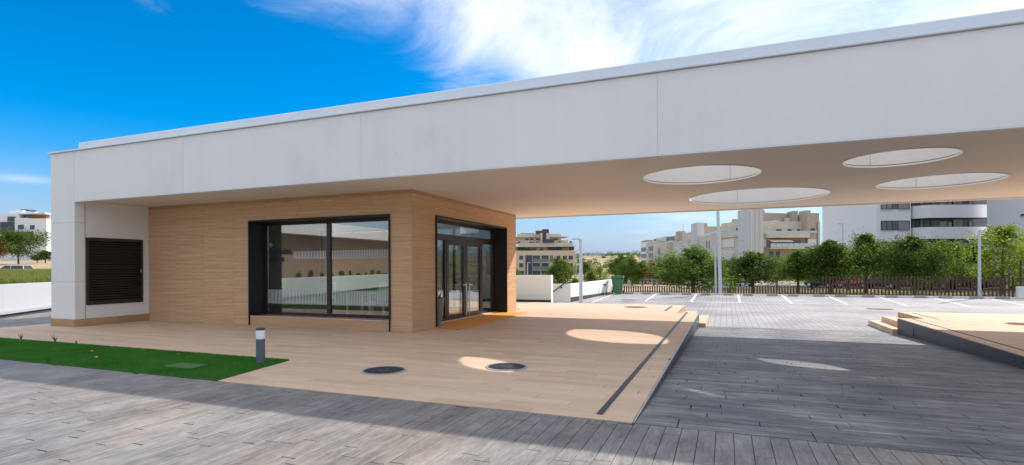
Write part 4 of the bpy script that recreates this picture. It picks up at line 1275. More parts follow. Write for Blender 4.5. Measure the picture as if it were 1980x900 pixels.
for nm, args in dict(a=(4.0,3.3,0.45,17000,0.115,1,M['leaf'],0.12,(0.75,0.28)), b=(4.0,2.9,0.85,11500,0.11,2,M['leaf'],0.25,(0.85,0.15)), c=(4.0,3.0,0.95,13500,0.115,3,M['leaf'],0.15,(0.66,0.38)), e=(4.0,2.7,0.9,13000,0.115,8,M['leaf'],0.2,(0.6,0.42)),
                     d=(4.0,3.0,0.9,8500,0.15,4,M['leaf_dark'],0.15,(0.7,0.3)), y=(4.0,3.4,0.5,6500,0.115,5,M['leaf_yellow'],0.4,(0.75,0.2)), r=(4.0,2.9,1.0,7000,0.14,6,M['leaf_red'],0.2),
                     s=(4.0,4.6,1.2,11000,0.15,7,M['leaf'],0.1,(0.9,0.1))).items():
    TM[nm] = make_tree(*args)
trunk_owner = {}
def tree(px, ytop, wpx, depth, kind, label, group, ybase=None, zb=None):
    x, y = ahead(px, depth)
    z0 = ground_z(x, y) if zb is None else zb
    top = EYE+(horizon(px)-ytop)/F_PX*depth
    h = top-z0
    t = thing('tree', (x,y,z0), label, 'tree', rnd.random()*6.28, group)
    sw = (wpx/F_PX*depth)/ {'a':3.3,'b':2.9,'c':3.0,'d':3.0,'y':3.4,'r':2.9,'s':4.6,'e':2.7}[kind]*(1.16 if group == GF else 1.02)
    sz = h/4.05
    for nm, me in zip(('trunk','crown'), TM[kind]):
        o = bpy.data.objects.new(nm, me); col.objects.link(o); o.parent = t
        o.scale = (sw,sw,sz)
    return t
GF, GB, GL = 'young trees behind the fence', 'street trees along the parked cars', 'trees on the far left'
for a in [(1342,474,112,38.5,'a','big dense tree behind the low fence left of the tall pole',GF),
          (1455,486,92,40,'b','bright airy tree right of the tall pole behind the low fence',GF),
          (1543,480,78,42,'c','rounded tree at the place where the low fence meets the tall one',GF),
          (1604,459,92,40,'e','pointed tree in front of the stone strip of the white block',GF),
          (1675,446,88,41,'c','tallest pointed tree behind the tall fence, left of the shuttered windows',GF),
          (1768,452,100,38,'a','broad tree below the white balconies behind the tall fence',GF),
          (1828,464,80,44,'b','tree left of the slim lamp post behind the tall fence',GF),
          (1936,430,120,37,'y','sparse yellow green tree with bare twigs at the right edge',GF),
          (1990,470,80,40,'y','yellow green tree cut by the right edge of the picture',GF),
          (1880,470,90,50,'d','dark tree behind the slim lamp post',GB),
          (1420,498,60,62,'d','dark tree just right of the tall pole by the street',GB),
          (1502,496,55,62,'d','small dark tree between two brighter trees below the stone block',GB),
          (1570,500,70,64,'b','street tree behind the gap left of the pointed tree',GB),
          (1640,482,70,60,'d','dark street tree between the two pointed trees',GB),
          (1712,474,50,58,'r','rust coloured tree below the shuttered windows',GB),
          (1735,490,70,56,'c','street tree left of the broad tree',GB),
          (1800,476,90,58,'d','dark street tree under the lower white balcony',GB),
          (1850,474,70,56,'a','street tree right of the balconies',GB),
          (1390,505,50,66,'c','street tree directly behind the tall pole',GB),
          (1204,493,46,100,'d','dark tree left of the beige stone complex',GL),
          (1222,497,46,92,'a','full green tree with bare trunk left of the rust tree',GL),
          (1242,503,36,90,'c','small green tree touching the rust coloured tree',GL),
          (1264,507,34,88,'r','small rust coloured tree in front of the stone complex',GL),
          (1290,507,36,88,'d','dark tree right of the rust coloured tree',GL),
          (1312,510,36,84,'b','tree half hidden behind the big dense tree',GL)]:
    tree(*a)
GN = 'trees behind the cream wall'
tree(1080,498,66,40,'b','light green tree behind the right end of the cream wall',GN, zb=-2.0)
tree(1112,536,40,40,'c','low bushy tree peeping over the white boundary wall',GN, zb=-1.5)
tree(998,516,36,44,'c','light green tree top just beside the pavilion corner',GN, zb=-2.0)
tree(1160,512,36,66,'y','yellow green tree above the sunlit boundary wall',GN, zb=-2.0)
tree(1143,525,34,58,'b','small tree right of the grey lamp post',GN, zb=-2.0)
tree(1190,505,40,150,'d','distant dark tree at the foot of the tan hill',GN, zb=-2.0)
tree(1130,505,40,160,'c','distant tree right of the beige block',GN, zb=-2.0)
GW = 'trees left of the pavilion'
tree(36,454,82,100,'s','spreading green tree in front of the white apartment block',GW)
tree(-12,458,44,96,'r','orange leaved tree at the left edge of the picture',GW)
tree(88,484,34,112,'d','small dark tree right of the spreading green tree',GW)
tree(72,492,26,118,'d','low dark tree in front of the white apartment block',GW)
# trees seen only in the door reflection
for k, (x, y, kd) in enumerate(((18.5,10,'a'),(19.5,15,'c'),(18.2,20,'b'),(19.6,25,'a'),(18.6,30,'e'))):
    t = thing('tree', (x,y,-0.6), 'leafy tree behind the long white wall, %s from the viewer' % ['nearest','second','third','fourth','farthest'][k], 'tree', k*1.3, 'trees behind the long white wall')
    for nm, me in zip(('trunk','crown'), TM[kd]):
        o = bpy.data.objects.new(nm, me); col.objects.link(o); o.parent = t; o.scale = (1.1,1.1,1.05)

# tall dry grass behind the left wall
def samp_left(n):
    d = 24+nrs.rand(n)**1.6*45
    p = -260+nrs.rand(n)*420
    v = d[:,None]*(FW[None,:2]+RT[None,:2]*((p-CX)/F_PX)[:,None])
    keep = ((v[:,0]+19.75)*2.19+(v[:,1]-9.1)*1.83) < -1.3
    return v[keep]
blades(60000, samp_left, 0.35, 1.0, 0.04, 0.5, 'tall_grass', M['dry'], 'tall wild grass behind the white concrete wall', ground_z)
def samp_left2(n): return samp_left(n)
blades(60000, samp_left2, 0.3, 0.9, 0.07, 0.7, 'tall_grass', M['leaf'], 'green weeds among the tall grass behind the concrete wall', ground_z)
def samp_field(n):
    x = -9+nrs.rand(n)*34; y = 37.4+nrs.rand(n)**1.5*26
    return np.c_[x,y]
blades(26000, samp_field, 0.04, 0.16, 0.03, 0.8, 'dry_grass', M['dry'], 'dry straw stubble in the field behind the fence', ground_z)
# far scrub on the hill
def hill_scrub():
    Ps = []
    for k in range(90):
        d = 260+nrs.rand()*420; p = 1100+nrs.rand()*170
        x, y = ahead(p, d)
        s = (1.2+2.5*nrs.rand())
        q = shrub_mesh(90, s*1.1, s*0.7, 0.6)+np.array([x,y,ground_z(x,y)-0.3])
        Ps.append(q)
    o = bpy.data.objects.new('hill_scrub', mesh_quads('hill_scrub', leaf_cloud(np.concatenate(Ps), 0.9), M['leaf_dark']))
    col.objects.link(o); tag(o, 'dark scrub scattered on the far tan hillside', 'scrub', kind='stuff')
hill_scrub()

# ------------------------------------------------------------------ street and cars
SA, SB = Vector((34.0,62.0)), Vector((-24.0,112.0))
sd = (SB-SA).normalized(); snn = Vector((-sd.y, sd.x)); snn = snn if snn.y > 0 else -snn
def sz(p): return ground_z(p.x, p.y)
m_ = MB()
for i in range(16):
    a, b = SA.lerp(SB, i/16), SA.lerp(SB, (i+1)/16)
    q = [a-snn*2.2, b-snn*2.2, b+snn*7, a+snn*7]
    za, zb = sz(a)+0.06, sz(b)+0.06
    m_.add([(q[0].x,q[0].y,za),(q[1].x,q[1].y,zb),(q[2].x,q[2].y,zb),(q[3].x,q[3].y,za),(q[0].x,q[0].y,za-0.6),(q[1].x,q[1].y,zb-0.6)], [(0,3,2,1),(0,1,5,4)])
tag(m_.build('street', M['asphalt']), 'asphalt street with parked cars beyond the dry field', kind='structure')
def carpaint(name, c): 
    m, t, b = newmat(name)
    v, rs = coords(t)
    f = noise(t, v, 2.0, 4)
    t.links.new(ramp(t, f, [(0.3, mul(c,0.9)),(0.7, mul(c,1.08))]), b.inputs['Base Color'])
    b.inputs['Roughness'].default_value = 0.3; b.inputs['Coat Weight'].default_value = 0.6; b.inputs['Coat Roughness'].default_value = 0.08
    return m
CPN = {'black': carpaint('paint_black',(0.02,0.022,0.026)), 'red': carpaint('paint_red',(0.45,0.03,0.03)), 'silver': carpaint('paint_silver',(0.42,0.43,0.45)), 'white': carpaint('paint_white',(0.75,0.75,0.75)), 'blue': carpaint('paint_blue',(0.04,0.06,0.11))}
M['carglass'] = plain('car_glass', (0.025,0.03,0.035), 0.06, 0.1, bstr=0, spec=0.9)
M['headlight'] = plain('headlight_lens', (0.75,0.77,0.8), 0.1, 0.03, bstr=0)
M['tail'] = plain('tail_lens', (0.45,0.02,0.02), 0.2, 0.05, bstr=0)
M['plate'] = plain('plate_white', (0.7,0.7,0.68), 0.4, 0.03, bstr=0)
CARM = {}
def loft(sections):
    m_ = MB()
    n = len(sections[0])
    vs = [p for s in sections for p in s]
    fs = [(i*n+k, i*n+(k+1)%n, (i+1)*n+(k+1)%n, (i+1)*n+k) for i in range(len(sections)-1) for k in range(n)]
    m_.add(vs, fs, True)
    m_.add(sections[0], [tuple(range(n-1,-1,-1))]); m_.add(sections[-1], [tuple(range(n))])
    return m_
def car(x, y, rz, color, label, wagon=False, z=None):
    t = thing('parked_car', (x,y,ground_z(x,y)+0.07 if z is None else z), label, 'car', rz, 'cars parked along the street')
    key = (color, wagon)
    if key not in CARM:
        parts = []
        st = [(-2.15,0.50,0.80,0.72),(-2.05,0.32,0.90,0.80),(-1.5,0.24,0.95,0.87),(-0.4,0.22,0.95,0.88),(0.8,0.22,0.95,0.88),(1.5,0.24,0.88,0.86),(2.0,0.30,0.78,0.78),(2.15,0.42,0.66,0.66)]
        secs = []
        for xx, zb, zt, hw in st:
            secs.append([(xx,-hw*0.92,zb),(xx,hw*0.92,zb),(xx,hw,(zb+zt)/2),(xx,hw*0.95,zt-0.05),(xx,hw*0.8,zt),(xx,-hw*0.8,zt),(xx,-hw*0.95,zt-0.05),(xx,-hw,(zb+zt)/2)])
        parts.append(('body', loft(secs), CPN[color], None))
        r0 = -2.0 if wagon else -1.75
        rt = -1.75 if wagon else -1.1
        gsec = []
        for xx0, xx1, zt in ((r0,rt,1.42),(1.1,0.35,1.43)):
            pass
        g_ = MB()
        B_ = [(r0,-0.80,0.88),(1.15,-0.80,0.88),(1.15,0.80,0.88),(r0,0.80,0.88)]
        T_ = [(rt,-0.60,1.42),(0.3,-0.60,1.44),(0.3,0.60,1.44),(rt,0.60,1.42)]
        g_.add(B_+T_, [(0,1,5,4),(1,2,6,5),(2,3,7,6),(3,0,4,7),(4,5,6,7)])
        parts.append(('cabin_glass', g_, M['carglass'], None))
        rf = MB(); rf.add([(rt-0.04,-0.62,1.415),(0.34,-0.62,1.435),(0.34,0.62,1.435),(rt-0.04,0.62,1.415),(rt+0.1,-0.5,1.47),(0.2,-0.5,1.485),(0.2,0.5,1.485),(rt+0.1,0.5,1.47)], [(0,3,2,1),(4,5,6,7),(0,1,5,4),(1,2,6,5),(2,3,7,6),(3,0,4,7)])
        for s in (-1,1):
            for x0, x1 in ((r0,rt),(-0.35,-0.38),(1.15,0.3)):
                rf.tube([(x0,s*0.80,0.88),(x1,s*0.61,1.43)], 0.035, 6)
        parts.append(('roof', rf, CPN[color], None))
        for sx in (-1.3,1.3):
            for sy in (-1,1):
                wm_ = MB(); wm_.tube([(sx,sy*0.68,0.31),(sx,sy*0.89,0.31)], 0.31, 20); parts.append(('wheel', wm_, M['rubber'], None))
                wm_ = MB(); wm_.tube([(sx,sy*0.885,0.31),(sx,sy*0.905,0.31)], [0.21,0.18], 14); parts.append(('rim', wm_, M['alu'], 'wheel'))
        for sy in (-1,1):
            h_ = MB(); h_.box(2.0,2.13,sy*0.58-0.14,sy*0.58+0.14,0.55,0.68); parts.append(('headlight', h_, M['headlight'], None))
            h_ = MB(); h_.box(-2.16,-2.04,sy*0.62-0.12,sy*0.62+0.12,0.68,0.86); parts.append(('tail_light', h_, M['tail'], None))
            h_ = MB(); h_.box(0.75,0.9,sy*0.9-0.07,sy*0.9+0.07,0.9,1.02); parts.append(('mirror', h_, CPN[color], None))
        CARM[key] = parts
        last = None; objs = []
        for nm, mb, mt, par in parts:
            o = mb.build(nm, mt, last if par else t, True, 0.02 if nm in ('headlight','tail_light','mirror') else 0)
            if par: o.location = o.location-last.location
            objs.append((nm, o.data, o.location.copy(), par))
            if nm == 'wheel': last = o
        CARM[key] = objs
    else:
        last = None
        for nm, me, loc, par in CARM[key]:
            o = bpy.data.objects.new(nm, me); col.objects.link(o)
            o.parent = last if par else t
            o.location = loc
            if nm == 'wheel': last = o
    return t
ang = math.atan2(sd.y, sd.x)
def on_street(px, off=0.0):
    v = FW+RT*(px-CX)/F_PX
    d = Vector((v[0],v[1]))
    # camera ray meets the street line
    A = SA+snn*off
    den = d.x*sd.y-d.y*sd.x
    k = (A.x*sd.y-A.y*sd.x)/den
    return d.x*k, d.y*k
for px, colr, wg, flip, lab in [(1250,'black',0,0,'black car parked behind the street rail, farthest left'),(1281,'silver',0,1,'silver car parked right of the farthest left black car'),(1300,'blue',1,0,'dark blue estate car left of the big dense tree'),
                               (1412,'silver',0,0,'silver car seen between the tall pole and the airy tree'),(1430,'black',0,1,'black car right behind the silver one by the airy tree'),(1590,'blue',0,0,'dark blue car behind the pointed tree'),
                               (1652,'red',0,1,'red car behind the tall fence'),(1700,'black',1,0,'black estate car right of the red car'),(1755,'black',0,0,'black car behind the trunk of the broad tree'),
                               (1812,'blue',1,1,'dark estate car left of the slim lamp post'),(1860,'black',0,0,'black car just behind the slim lamp post'),(1925,'black',1,1,'black estate car at the right end of the tall fence')]:
    x, y = on_street(px, 0.3)
    car(x, y, ang+(math.pi if flip else 0)+rnd.uniform(-0.04,0.04), colr, lab, bool(wg))
x, y = ahead(24, 68)
car(x, y, R(205), 'white', 'white car half hidden in tall grass on the far left', True, ground_z(x,y)-0.25)
# street rail
t = thing('street_rail', (*SA.lerp(SB,0.55)-snn*0, 0), 'low grey railing between the field and the parked cars', 'railing')
WL[t] = Vector(t.location)
m_ = MB()
pr = [SA.lerp(SB, 0.42+0.58*i/40)-snn*2.6 for i in range(41)]
for hgt in (0.45, 0.9):
    m_.tube([(p.x,p.y,sz(p)+hgt) for p in pr], 0.035, 5)
m_.build('rail', M['galv'], t)
pm_ = None
for p in pr:
    if pm_ is None:
        m_ = MB(); m_.box(p.x-0.04,p.x+0.04,p.y-0.04,p.y+0.04,sz(p)-0.1,sz(p)+1.0); o = m_.build('rail_post', M['galv'], t); pm_ = o.data
    else: inst('rail_post', pm_, (p.x,p.y,sz(p)-0.1), t)
for px, lab in ((1206,'dark waste container near the green bin, left one'),(1229,'dark waste container on the street under the bare trunked tree')):
    x, y = ahead(px, 100)
    t = thing('waste_container', (x,y,ground_z(x,y)), lab, 'container', YAW, 'dark waste containers')
    m_ = MB(); m_.add([(-0.55,-0.5,0.12),(0.55,-0.5,0.12),(0.55,0.5,0.12),(-0.55,0.5,0.12),(-0.65,-0.55,1.0),(0.65,-0.55,1.0),(0.65,0.55,1.0),(-0.65,0.55,1.0)], [(0,3,2,1),(4,5,6,7),(0,1,5,4),(1,2,6,5),(2,3,7,6),(3,0,4,7)]); m_.build('body', M['b_slate'], t, True, 0.03)
    m_ = MB(); m_.add([(-0.7,-0.6,1.0),(0.7,-0.6,1.0),(0.7,0.6,1.0),(-0.7,0.6,1.0),(-0.65,-0.3,1.3),(0.65,-0.3,1.3),(0.65,0.4,1.3),(-0.65,0.4,1.3)], [(0,3,2,1),(4,5,6,7),(0,1,5,4),(1,2,6,5),(2,3,7,6),(3,0,4,7)]); m_.build('lid', M['cap'], t, True, 0.03)
def far_lamp(px, ytop, depth, lab, s=1):
    x, y = ahead(px, depth); z = ground_z(x,y); z1 = EYE+(horizon(px)-ytop)/F_PX*depth
    t = thing('street_lamp', (x,y,z), lab, 'street lamp', YAW, 'far street lamps')
    m_ = MB(); m_.tube([(0,0,0),(0,0,z1-z)], [0.1,0.06], 8); m_.build('pole', M['galv'], t, True)
    m_ = MB(); m_.box(min(0,s*0.55),max(0,s*0.55),-0.12,0.12,z1-z,z1-z+0.1); m_.build('lamp_head', M['galv'], t, True)
far_lamp(1227,486,170,'thin street lamp above the trees left of the stone complex')
far_lamp(1114,485,120,'thin street lamp right of the beige block',1)
far_lamp(1020,509,90,'short lamp in front of the dark stair strip of the beige block',1)
far_lamp(1438,466,75,'street lamp in front of the middle part of the stone complex',-1)
far_lamp(1630,434,66,'street lamp in front of the stone strip of the white block',-1)

# ------------------------------------------------------------------ far buildings
class Bld:
    """a building drawn on a facade that runs from direction pxa at distance da to direction pxb at distance db"""
    def __init__(s, name, label, pxa, da, pxb, db, z0, cat='apartment block'):
        ax, ay = ahead(pxa, da); bx, by = ahead(pxb, db)
        s.A = Vector((ax, ay)); s.d = (Vector((bx,by))-s.A).normalized()
        s.z0 = z0
        s.root = thing(name, (ax,ay,z0), label, cat, math.atan2(s.d.y, s.d.x))
    def uz(s, px, py):
        v = FW+RT*(px-CX)/F_PX
        dx, dy = v[0], v[1]
        k = (s.A.x*s.d.y-s.A.y*s.d.x)/(dx*s.d.y-dy*s.d.x)
        u = (Vector((dx*k,dy*k))-s.A).dot(s.d)
        return u, EYE+(horizon(px)-py)/F_PX*k-s.z0
    def rect(s, px0, px1, yt, yb):
        pm = (px0+px1)/2
        u0 = s.uz(px0, yt)[0]; u1 = s.uz(px1, yt)[0]
        return u0, u1, s.uz(pm, yb)[1], s.uz(pm, yt)[1]
    def box(s, name, px0, px1, yt, yb, d0, d1, mat, parent=None, bevel=0):
        u0, u1, z0, z1 = s.rect(px0, px1, yt, yb)
        if yb is None or yb >= 900: z0 = -3.0
        m_ = MB(); m_.box(u0, u1, d0, d1, z0, z1)
        o = m_.build(name, M[mat], parent or s.root, True, bevel)
        if parent: o.location = o.location-parent.location
        return o
    def window(s, px0, px1, yt, yb, d=0.0, pane='b_pane', frame='b_frame', split=1):
        u0, u1, z0, z1 = s.rect(px0, px1, yt, yb)
        t = 0.09
        m_ = MB()
        ring(m_, u0, u1, d-0.06, d+0.05, z0, z1, t)
        for k in range(1, split):
            uu = u0+(u1-u0)*k/split
            m_.box(uu-0.05, uu+0.05, d-0.058, d+0.05, z0+t, z1-t)
        f = m_.build('window', M[frame], s.root, True)
        m_ = MB(); m_.box(u0+t, u1-t, d-0.02, d+0.04, z0+t, z1-t)
        o = m_.build('pane', M[pane], f, True)
        o.location = o.location-f.location
        m_ = MB(); m_.box(u0-0.05, u1+0.05, d-0.16, d-0.001, z0-0.08, z0-0.002)
        o = m_.build('sill', M['b_roof'], f, True); o.location = o.location-f.location
        return f

# --- beige stepped block beside the pavilion corner
def q5(X): return 980+X/5.0
def r5(Y): return 420+Y/5.0
B = Bld('apartment_block', 'beige stepped apartment block with terraces beside the pavilion corner', 960, 212, 1113, 212, -2.0)
B.box('wall', 940, q5(662), r5(325), 900, 0, 14, 'b_beige')
B.box('upper_storey', 945, q5(640), r5(290), r5(324), 2.5, 13, 'b_beige')
B.box('parapet', q5(120), q5(650), r5(248), r5(280), 2.0, 12.5, 'b_beige')
B.box('roof_slab', 944, q5(668), r5(281), r5(289), -0.3, 13, 'b_roof')
B.box('upper_storey', 948, q5(600), r5(222), r5(247), 3.5, 12, 'b_beige')
B.box('upper_storey', 950, q5(533), r5(193), r5(222), 4.0, 12, 'b_beige')
B.box('roof_slab', 948, q5(606), r5(186), r5(192), 2.5, 12.5, 'b_roof')
B.box('penthouse', q5(105), q5(330), r5(155), r5(186), 4.5, 11, 'b_beige')
B.box('penthouse', q5(418), q5(535), r5(155), r5(186), 4.5, 11, 'b_beige')
B.box('stair_tower', q5(289), q5(416), r5(125), r5(155), 3.9, 9, 'b_slate')
B.box('stair_tower', q5(352), q5(414), r5(110), r5(125), 4.4, 8.5, 'b_slate')
B.box('stair_glass', q5(349), q5(384), r5(155), r5(232), 2.3, 4.4, 'b_slate')
B.box('column', q5(330), q5(348), r5(150), r5(247), 1.8, 5, 'b_beige')
B.box('column', q5(386), q5(419), r5(152), r5(215), 2.2, 5, 'b_beige')
B.box('balcony_screen', q5(356), q5(461), r5(214), r5(245), 1.4, 2.0, 'b_slate')
for a in ((180,214,203,220),(229,262,203,220),(290,322,203,220),(455,505,203,218),(112,132,232,247),(222,250,235,246),(252,274,237,246),(290,312,234,246),(510,530,232,244)):
    B.window(q5(a[0]), q5(a[1]), r5(a[2]), r5(a[3]), 3.4 if a[2] > 225 else 3.95)
for a in ((252,291,302,322),(326,356,302,322)): B.window(q5(a[0]), q5(a[1]), r5(a[2]), r5(a[3]), 2.45)
B.box('terrace_glazing', q5(404), q5(655), r5(290), r5(319), 1.2, 2.4, 'b_slate')
B.box('terrace_screen', q5(535), q5(606), r5(294), r5(319), 1.0, 1.18, 'b_wood')
B.box('kiosk', q5(616), q5(638), r5(231), r5(247), 2.2, 4, 'b_slate')
B.box('terrace_hedge', q5(172), q5(240), r5(306), r5(324), 0.8, 1.6, 'leaf_dark')
B.box('terrace_hedge', q5(110), q5(165), r5(294), r5(324), 0.9, 1.7, 'leaf_dark')
for px0, px1 in ((120,159),(480,519),(541,581),(597,638)): B.window(q5(px0), q5(px1), r5(374), r5(412), 0)
for px0, px1 in ((120,159),(541,581),(597,638)): B.window(q5(px0), q5(px1), r5(447), r5(486), 0)
for px0, px1 in ((120,165),(597,640)): B.window(q5(px0), q5(px1), r5(520), r5(560), 0)
B.window(q5(418), q5(448), r5(372), r5(430), 0, 'b_teal')
B.box('stair_strip', q5(180), q5(242), r5(370), r5(600), -0.25, 0.1, 'b_slate')
for yt in (372, 446, 520):
    for x0, x1 in ((249,322),(337,404)):
        B.window(q5(x0), q5(x1), r5(yt), r5(yt+40), 0, split=2)
        if yt < 500: B.box('balcony_rail', q5(x0-1), q5(x1+2), r5(yt+30), r5(yt+64), -1.3, -1.2, 'b_teal')
        if yt < 500: B.box('balcony_floor', q5(x0-1), q5(x1+2), r5(yt+65), r5(yt+69), -1.3, 0.05, 'b_roof')
B.box('side_wing', q5(640), q5(775), r5(540), 900, -3, 8, 'b_beige')
B.box('wing_glazing', q5(664), q5(756), r5(511), r5(539), -2.6, 4, 'b_slate')
for px, y0_, y1_ in ((1062,425,443),(1037,436,447)): B.box('antenna', px-0.25, px+0.25, y0_, y1_, 6, 6.1, 'b_roof')
for k in range(5): B.box('roof_unit', q5(140+k*28), q5(160+k*28), r5(147), r5(155), 6, 7.5, 'b_slate')

# --- pale stone complex: receding wing, middle block, tower and right block
def qa(X): return 1200+X/3.75
def ra(Y): return 380+Y/3.75
B = Bld('apartment_block', 'long receding wing of pale stone with rows of triple windows', 1238, 250, 1358, 168, -2.0)
B.box('wall', qa(147), qa(200), ra(345), 900, 0, 14, 'b_white')
B.box('wall', qa(203), qa(271), ra(330), 900, -1, 14, 'b_brick')
B.box('wall', qa(273), qa(372), ra(338), 900, -2, 14, 'b_brick')
B.box('wall', qa(372), qa(480), ra(322), 900, 0.5, 16, 'b_brick')
B.box('ribbed_screen', qa(374), qa(482), ra(347), 900, 0.05, 0.45, 'b_pale')
B.box('ribbed_screen', qa(484), qa(562), ra(336), 900, -0.2, 1.2, 'b_pale')
B.box('upper_storey', qa(205), qa(300), ra(300), ra(333), 2, 13, 'b_brick')
B.box('upper_storey', qa(300), qa(385), ra(285), ra(330), 2.5, 13, 'b_brick')
B.box('upper_storey', qa(385), qa(475), ra(262), ra(318), 3, 13, 'b_brick')
B.box('chimney', qa(362), qa(384), ra(255), ra(320), 2, 4.5, 'b_brown')
B.box('chimney', qa(474), qa(500), ra(198), ra(260), 3, 6, 'b_brown')
B.box('upper_storey', qa(476), qa(528), ra(225), ra(300), 2.5, 12, 'b_brown')
B.box('pale_panel', qa(479), qa(526), ra(302), ra(336), 2.2, 2.45, 'b_shutter_pale')
B.box('stair_tower', qa(526), qa(570), ra(196), 900, -0.6, 1.6, 'b_pale')
B.box('terrace_rail', qa(146), qa(190), ra(330), ra(343), 0.1, 0.2, 'b_rail')
B.box('terrace_rail', qa(275), qa(420), ra(331), ra(342), -1.9, -1.8, 'b_rail')
B.box('pergola', qa(144), qa(192), ra(320), ra(325), 0, 6, 'b_roof')
for i in range(3):
    y0_ = ra(372+i*46)
    B.window(qa(150), qa(187), y0_, y0_+7.2, 0, split=3)
    y0_ = ra(363+i*50)
    B.window(qa(221), qa(266), y0_, y0_+7.8, -1, split=3)
for x0, x1, a, b in ((308,313,376,420),(319,325,374,420),(308,313,440,478),(319,325,440,478)): B.window(qa(x0), qa(x1), ra(a), ra(b), -2)
for x0, x1, a, b in ((213,225,312,332),(299,307,297,320),(312,345,295,318)): B.window(qa(x0), qa(x1), ra(a), ra(b), 1.95)
B.box('antenna', qa(340)-0.25, qa(340)+0.25, ra(200), ra(270), 6, 6.1, 'b_roof')

B = Bld('apartment_block', 'middle pale stone block with glass terrace and pale shutters', 1392, 140, 1447, 130, -2.0)
B.box('wall', qa(730), qa(868), ra(300), 900, 0, 14, 'b_brick')
B.box('terrace_parapet', qa(730), qa(866), ra(265), ra(299), -0.3, 14, 'b_brick')
B.box('upper_storey', qa(640), qa(730), ra(190), ra(264), 4, 14, 'b_brick')
B.box('upper_storey', qa(730), qa(888), ra(176), ra(264), 3, 13, 'b_brick')
B.box('tower_wall', qa(868), qa(932), ra(120), 900, 2, 12, 'b_brown')
B.box('chimney', qa(843), qa(877), ra(97), ra(176), 4, 7, 'b_brown')
B.box('chimney', qa(818), qa(845), ra(153), ra(178), 5, 7, 'b_brown')
B.box('chimney', qa(693), qa(712), ra(163), ra(190), 5, 7, 'b_brown')
B.box('terrace_rail', qa(733), qa(925), ra(250), ra(264), -0.25, -0.15, 'b_rail')
B.box('pale_panel', qa(868), qa(920), ra(310), ra(352), 1.7, 1.98, 'b_shutter_pale')
B.box('shutter', qa(745), qa(826), ra(310), ra(370), -0.1, 0.02, 'b_shutter_pale')
B.box('shutter', qa(745), qa(826), ra(396), ra(432), -0.1, 0.02, 'b_shutter_pale')
B.box('balcony_rail', qa(735), qa(850), ra(428), ra(458), -1.6, -1.5, 'b_rail')
for x0, x1 in ((770,815),(835,850),(862,885),(890,918)): B.window(qa(x0), qa(x1), ra(226), ra(252), 1.9 if x0 > 860 else 2.95, 'b_pane' if x0 < 820 else 'b_teal')
B.window(qa(872), qa(918), ra(360), ra(374), 1.95)
B2 = Bld('apartment_block', 'receding flank of the pale stone complex with narrow slit windows', 1350, 172, 1394, 140, -2.0)
B2.box('wall', qa(566), qa(729), ra(277), 900, 0, 11, 'b_brick')
B2.box('terrace_rail', qa(570), qa(728), ra(262), ra(276), 0.1, 0.2, 'b_rail')
for x0, x1, a, b in ((624,630,322,374),(641,648,320,374),(624,630,400,440),(641,648,398,440)): B2.window(qa(x0), qa(x1), ra(a), ra(b), 0)
B2.box('upper_storey', qa(600), qa(640), ra(240), ra(262), 5, 6.5, 'b_brick')

def qb(X): return 1470+X/3.752
def rb(Y): return 380+Y/3.752
B = Bld('apartment_block', 'right pale stone block with solar panels, awning and glass balcony', 1444, 127, 1590, 127, -2.0)
B.box('stair_tower', 1444, 1471, 404, 900, -1.5, 5, 'b_pale')
for k in range(3): B.box('tower_rib', 1446.5+k*9, 1448.2+k*9, 404, 900, -1.7, -1.5, 'b_shutter_pale')
B.box('wall', qb(4), qb(352), rb(265), 900, 1.0, 14, 'b_brown')
B.box('balcony_parapet', qb(55), qb(352), rb(266), rb(301), -0.5, 0.98, 'b_brick')
B.box('upper_storey', qb(4), qb(362), rb(176), rb(264), 3, 13, 'b_brick')
B.box('side_tower', qb(352), qb(412), rb(120), 900, 0.5, 12, 'b_brown')
B.box('side_tower', qb(412), qb(450), rb(118), 900, 1.2, 10, 'b_brown')
B.box('glazed_corner', qb(438), qb(452), rb(180), 900, 0.9, 1.19, 'b_rail')
B.box('chimney', qb(304), qb(341), rb(93), rb(175), 4, 7, 'b_brown')
B.box('chimney', qb(378), qb(419), rb(92), rb(120), 3, 6, 'b_brown')
B.box('chimney', qb(184), qb(212), rb(126), rb(176), 5, 7, 'b_brown')
B.box('chimney', qb(213), qb(230), rb(142), rb(176), 5, 6.5, 'b_brown')
B.box('chimney', qb(14), qb(41), rb(126), rb(150), 8, 10, 'b_brown')
B.box('chimney', qb(258), qb(302), rb(143), rb(176), 5, 8, 'b_brick')
for k in range(6):
    u0, u1, z0, z1 = B.rect(qb(5+k*32), qb(34+k*32), rb(148), rb(174))
    m_ = MB(); m_.add([(u0,3.2,z0),(u1,3.2,z0),(u1-0.8,6.5,z1),(u0-0.8,6.5,z1),(u0,3.3,z0-0.12),(u1,3.3,z0-0.12),(u1-0.8,6.6,z1-0.12),(u0-0.8,6.6,z1-0.12)], [(0,1,2,3),(4,7,6,5),(0,4,5,1),(1,5,6,2),(2,6,7,3),(3,7,4,0)])
    m_.build('solar_panel', M['b_solar'], B.root, True)
B.box('terrace_rail', qb(4), qb(408), rb(251), rb(265), -0.2, -0.1, 'b_rail')
for x0, x1 in ((163,200),(248,275),(318,338),(376,405)): B.window(qb(x0), qb(x1), rb(232), rb(252), 2.95 if x0 < 340 else 0.45)
B.box('pale_panel', qb(6), qb(55), rb(310), rb(372), 0.7, 0.98, 'b_shutter_pale')
B.box('pale_panel', qb(350), qb(411), rb(310), rb(372), 0.2, 0.48, 'b_shutter_pale')
B.window(qb(230), qb(310), rb(320), rb(345), 0.95, 'b_teal', split=3)
B.box('balcony_floor', qb(52), qb(382), rb(375), rb(383), -1.5, 0.98, 'b_brick')
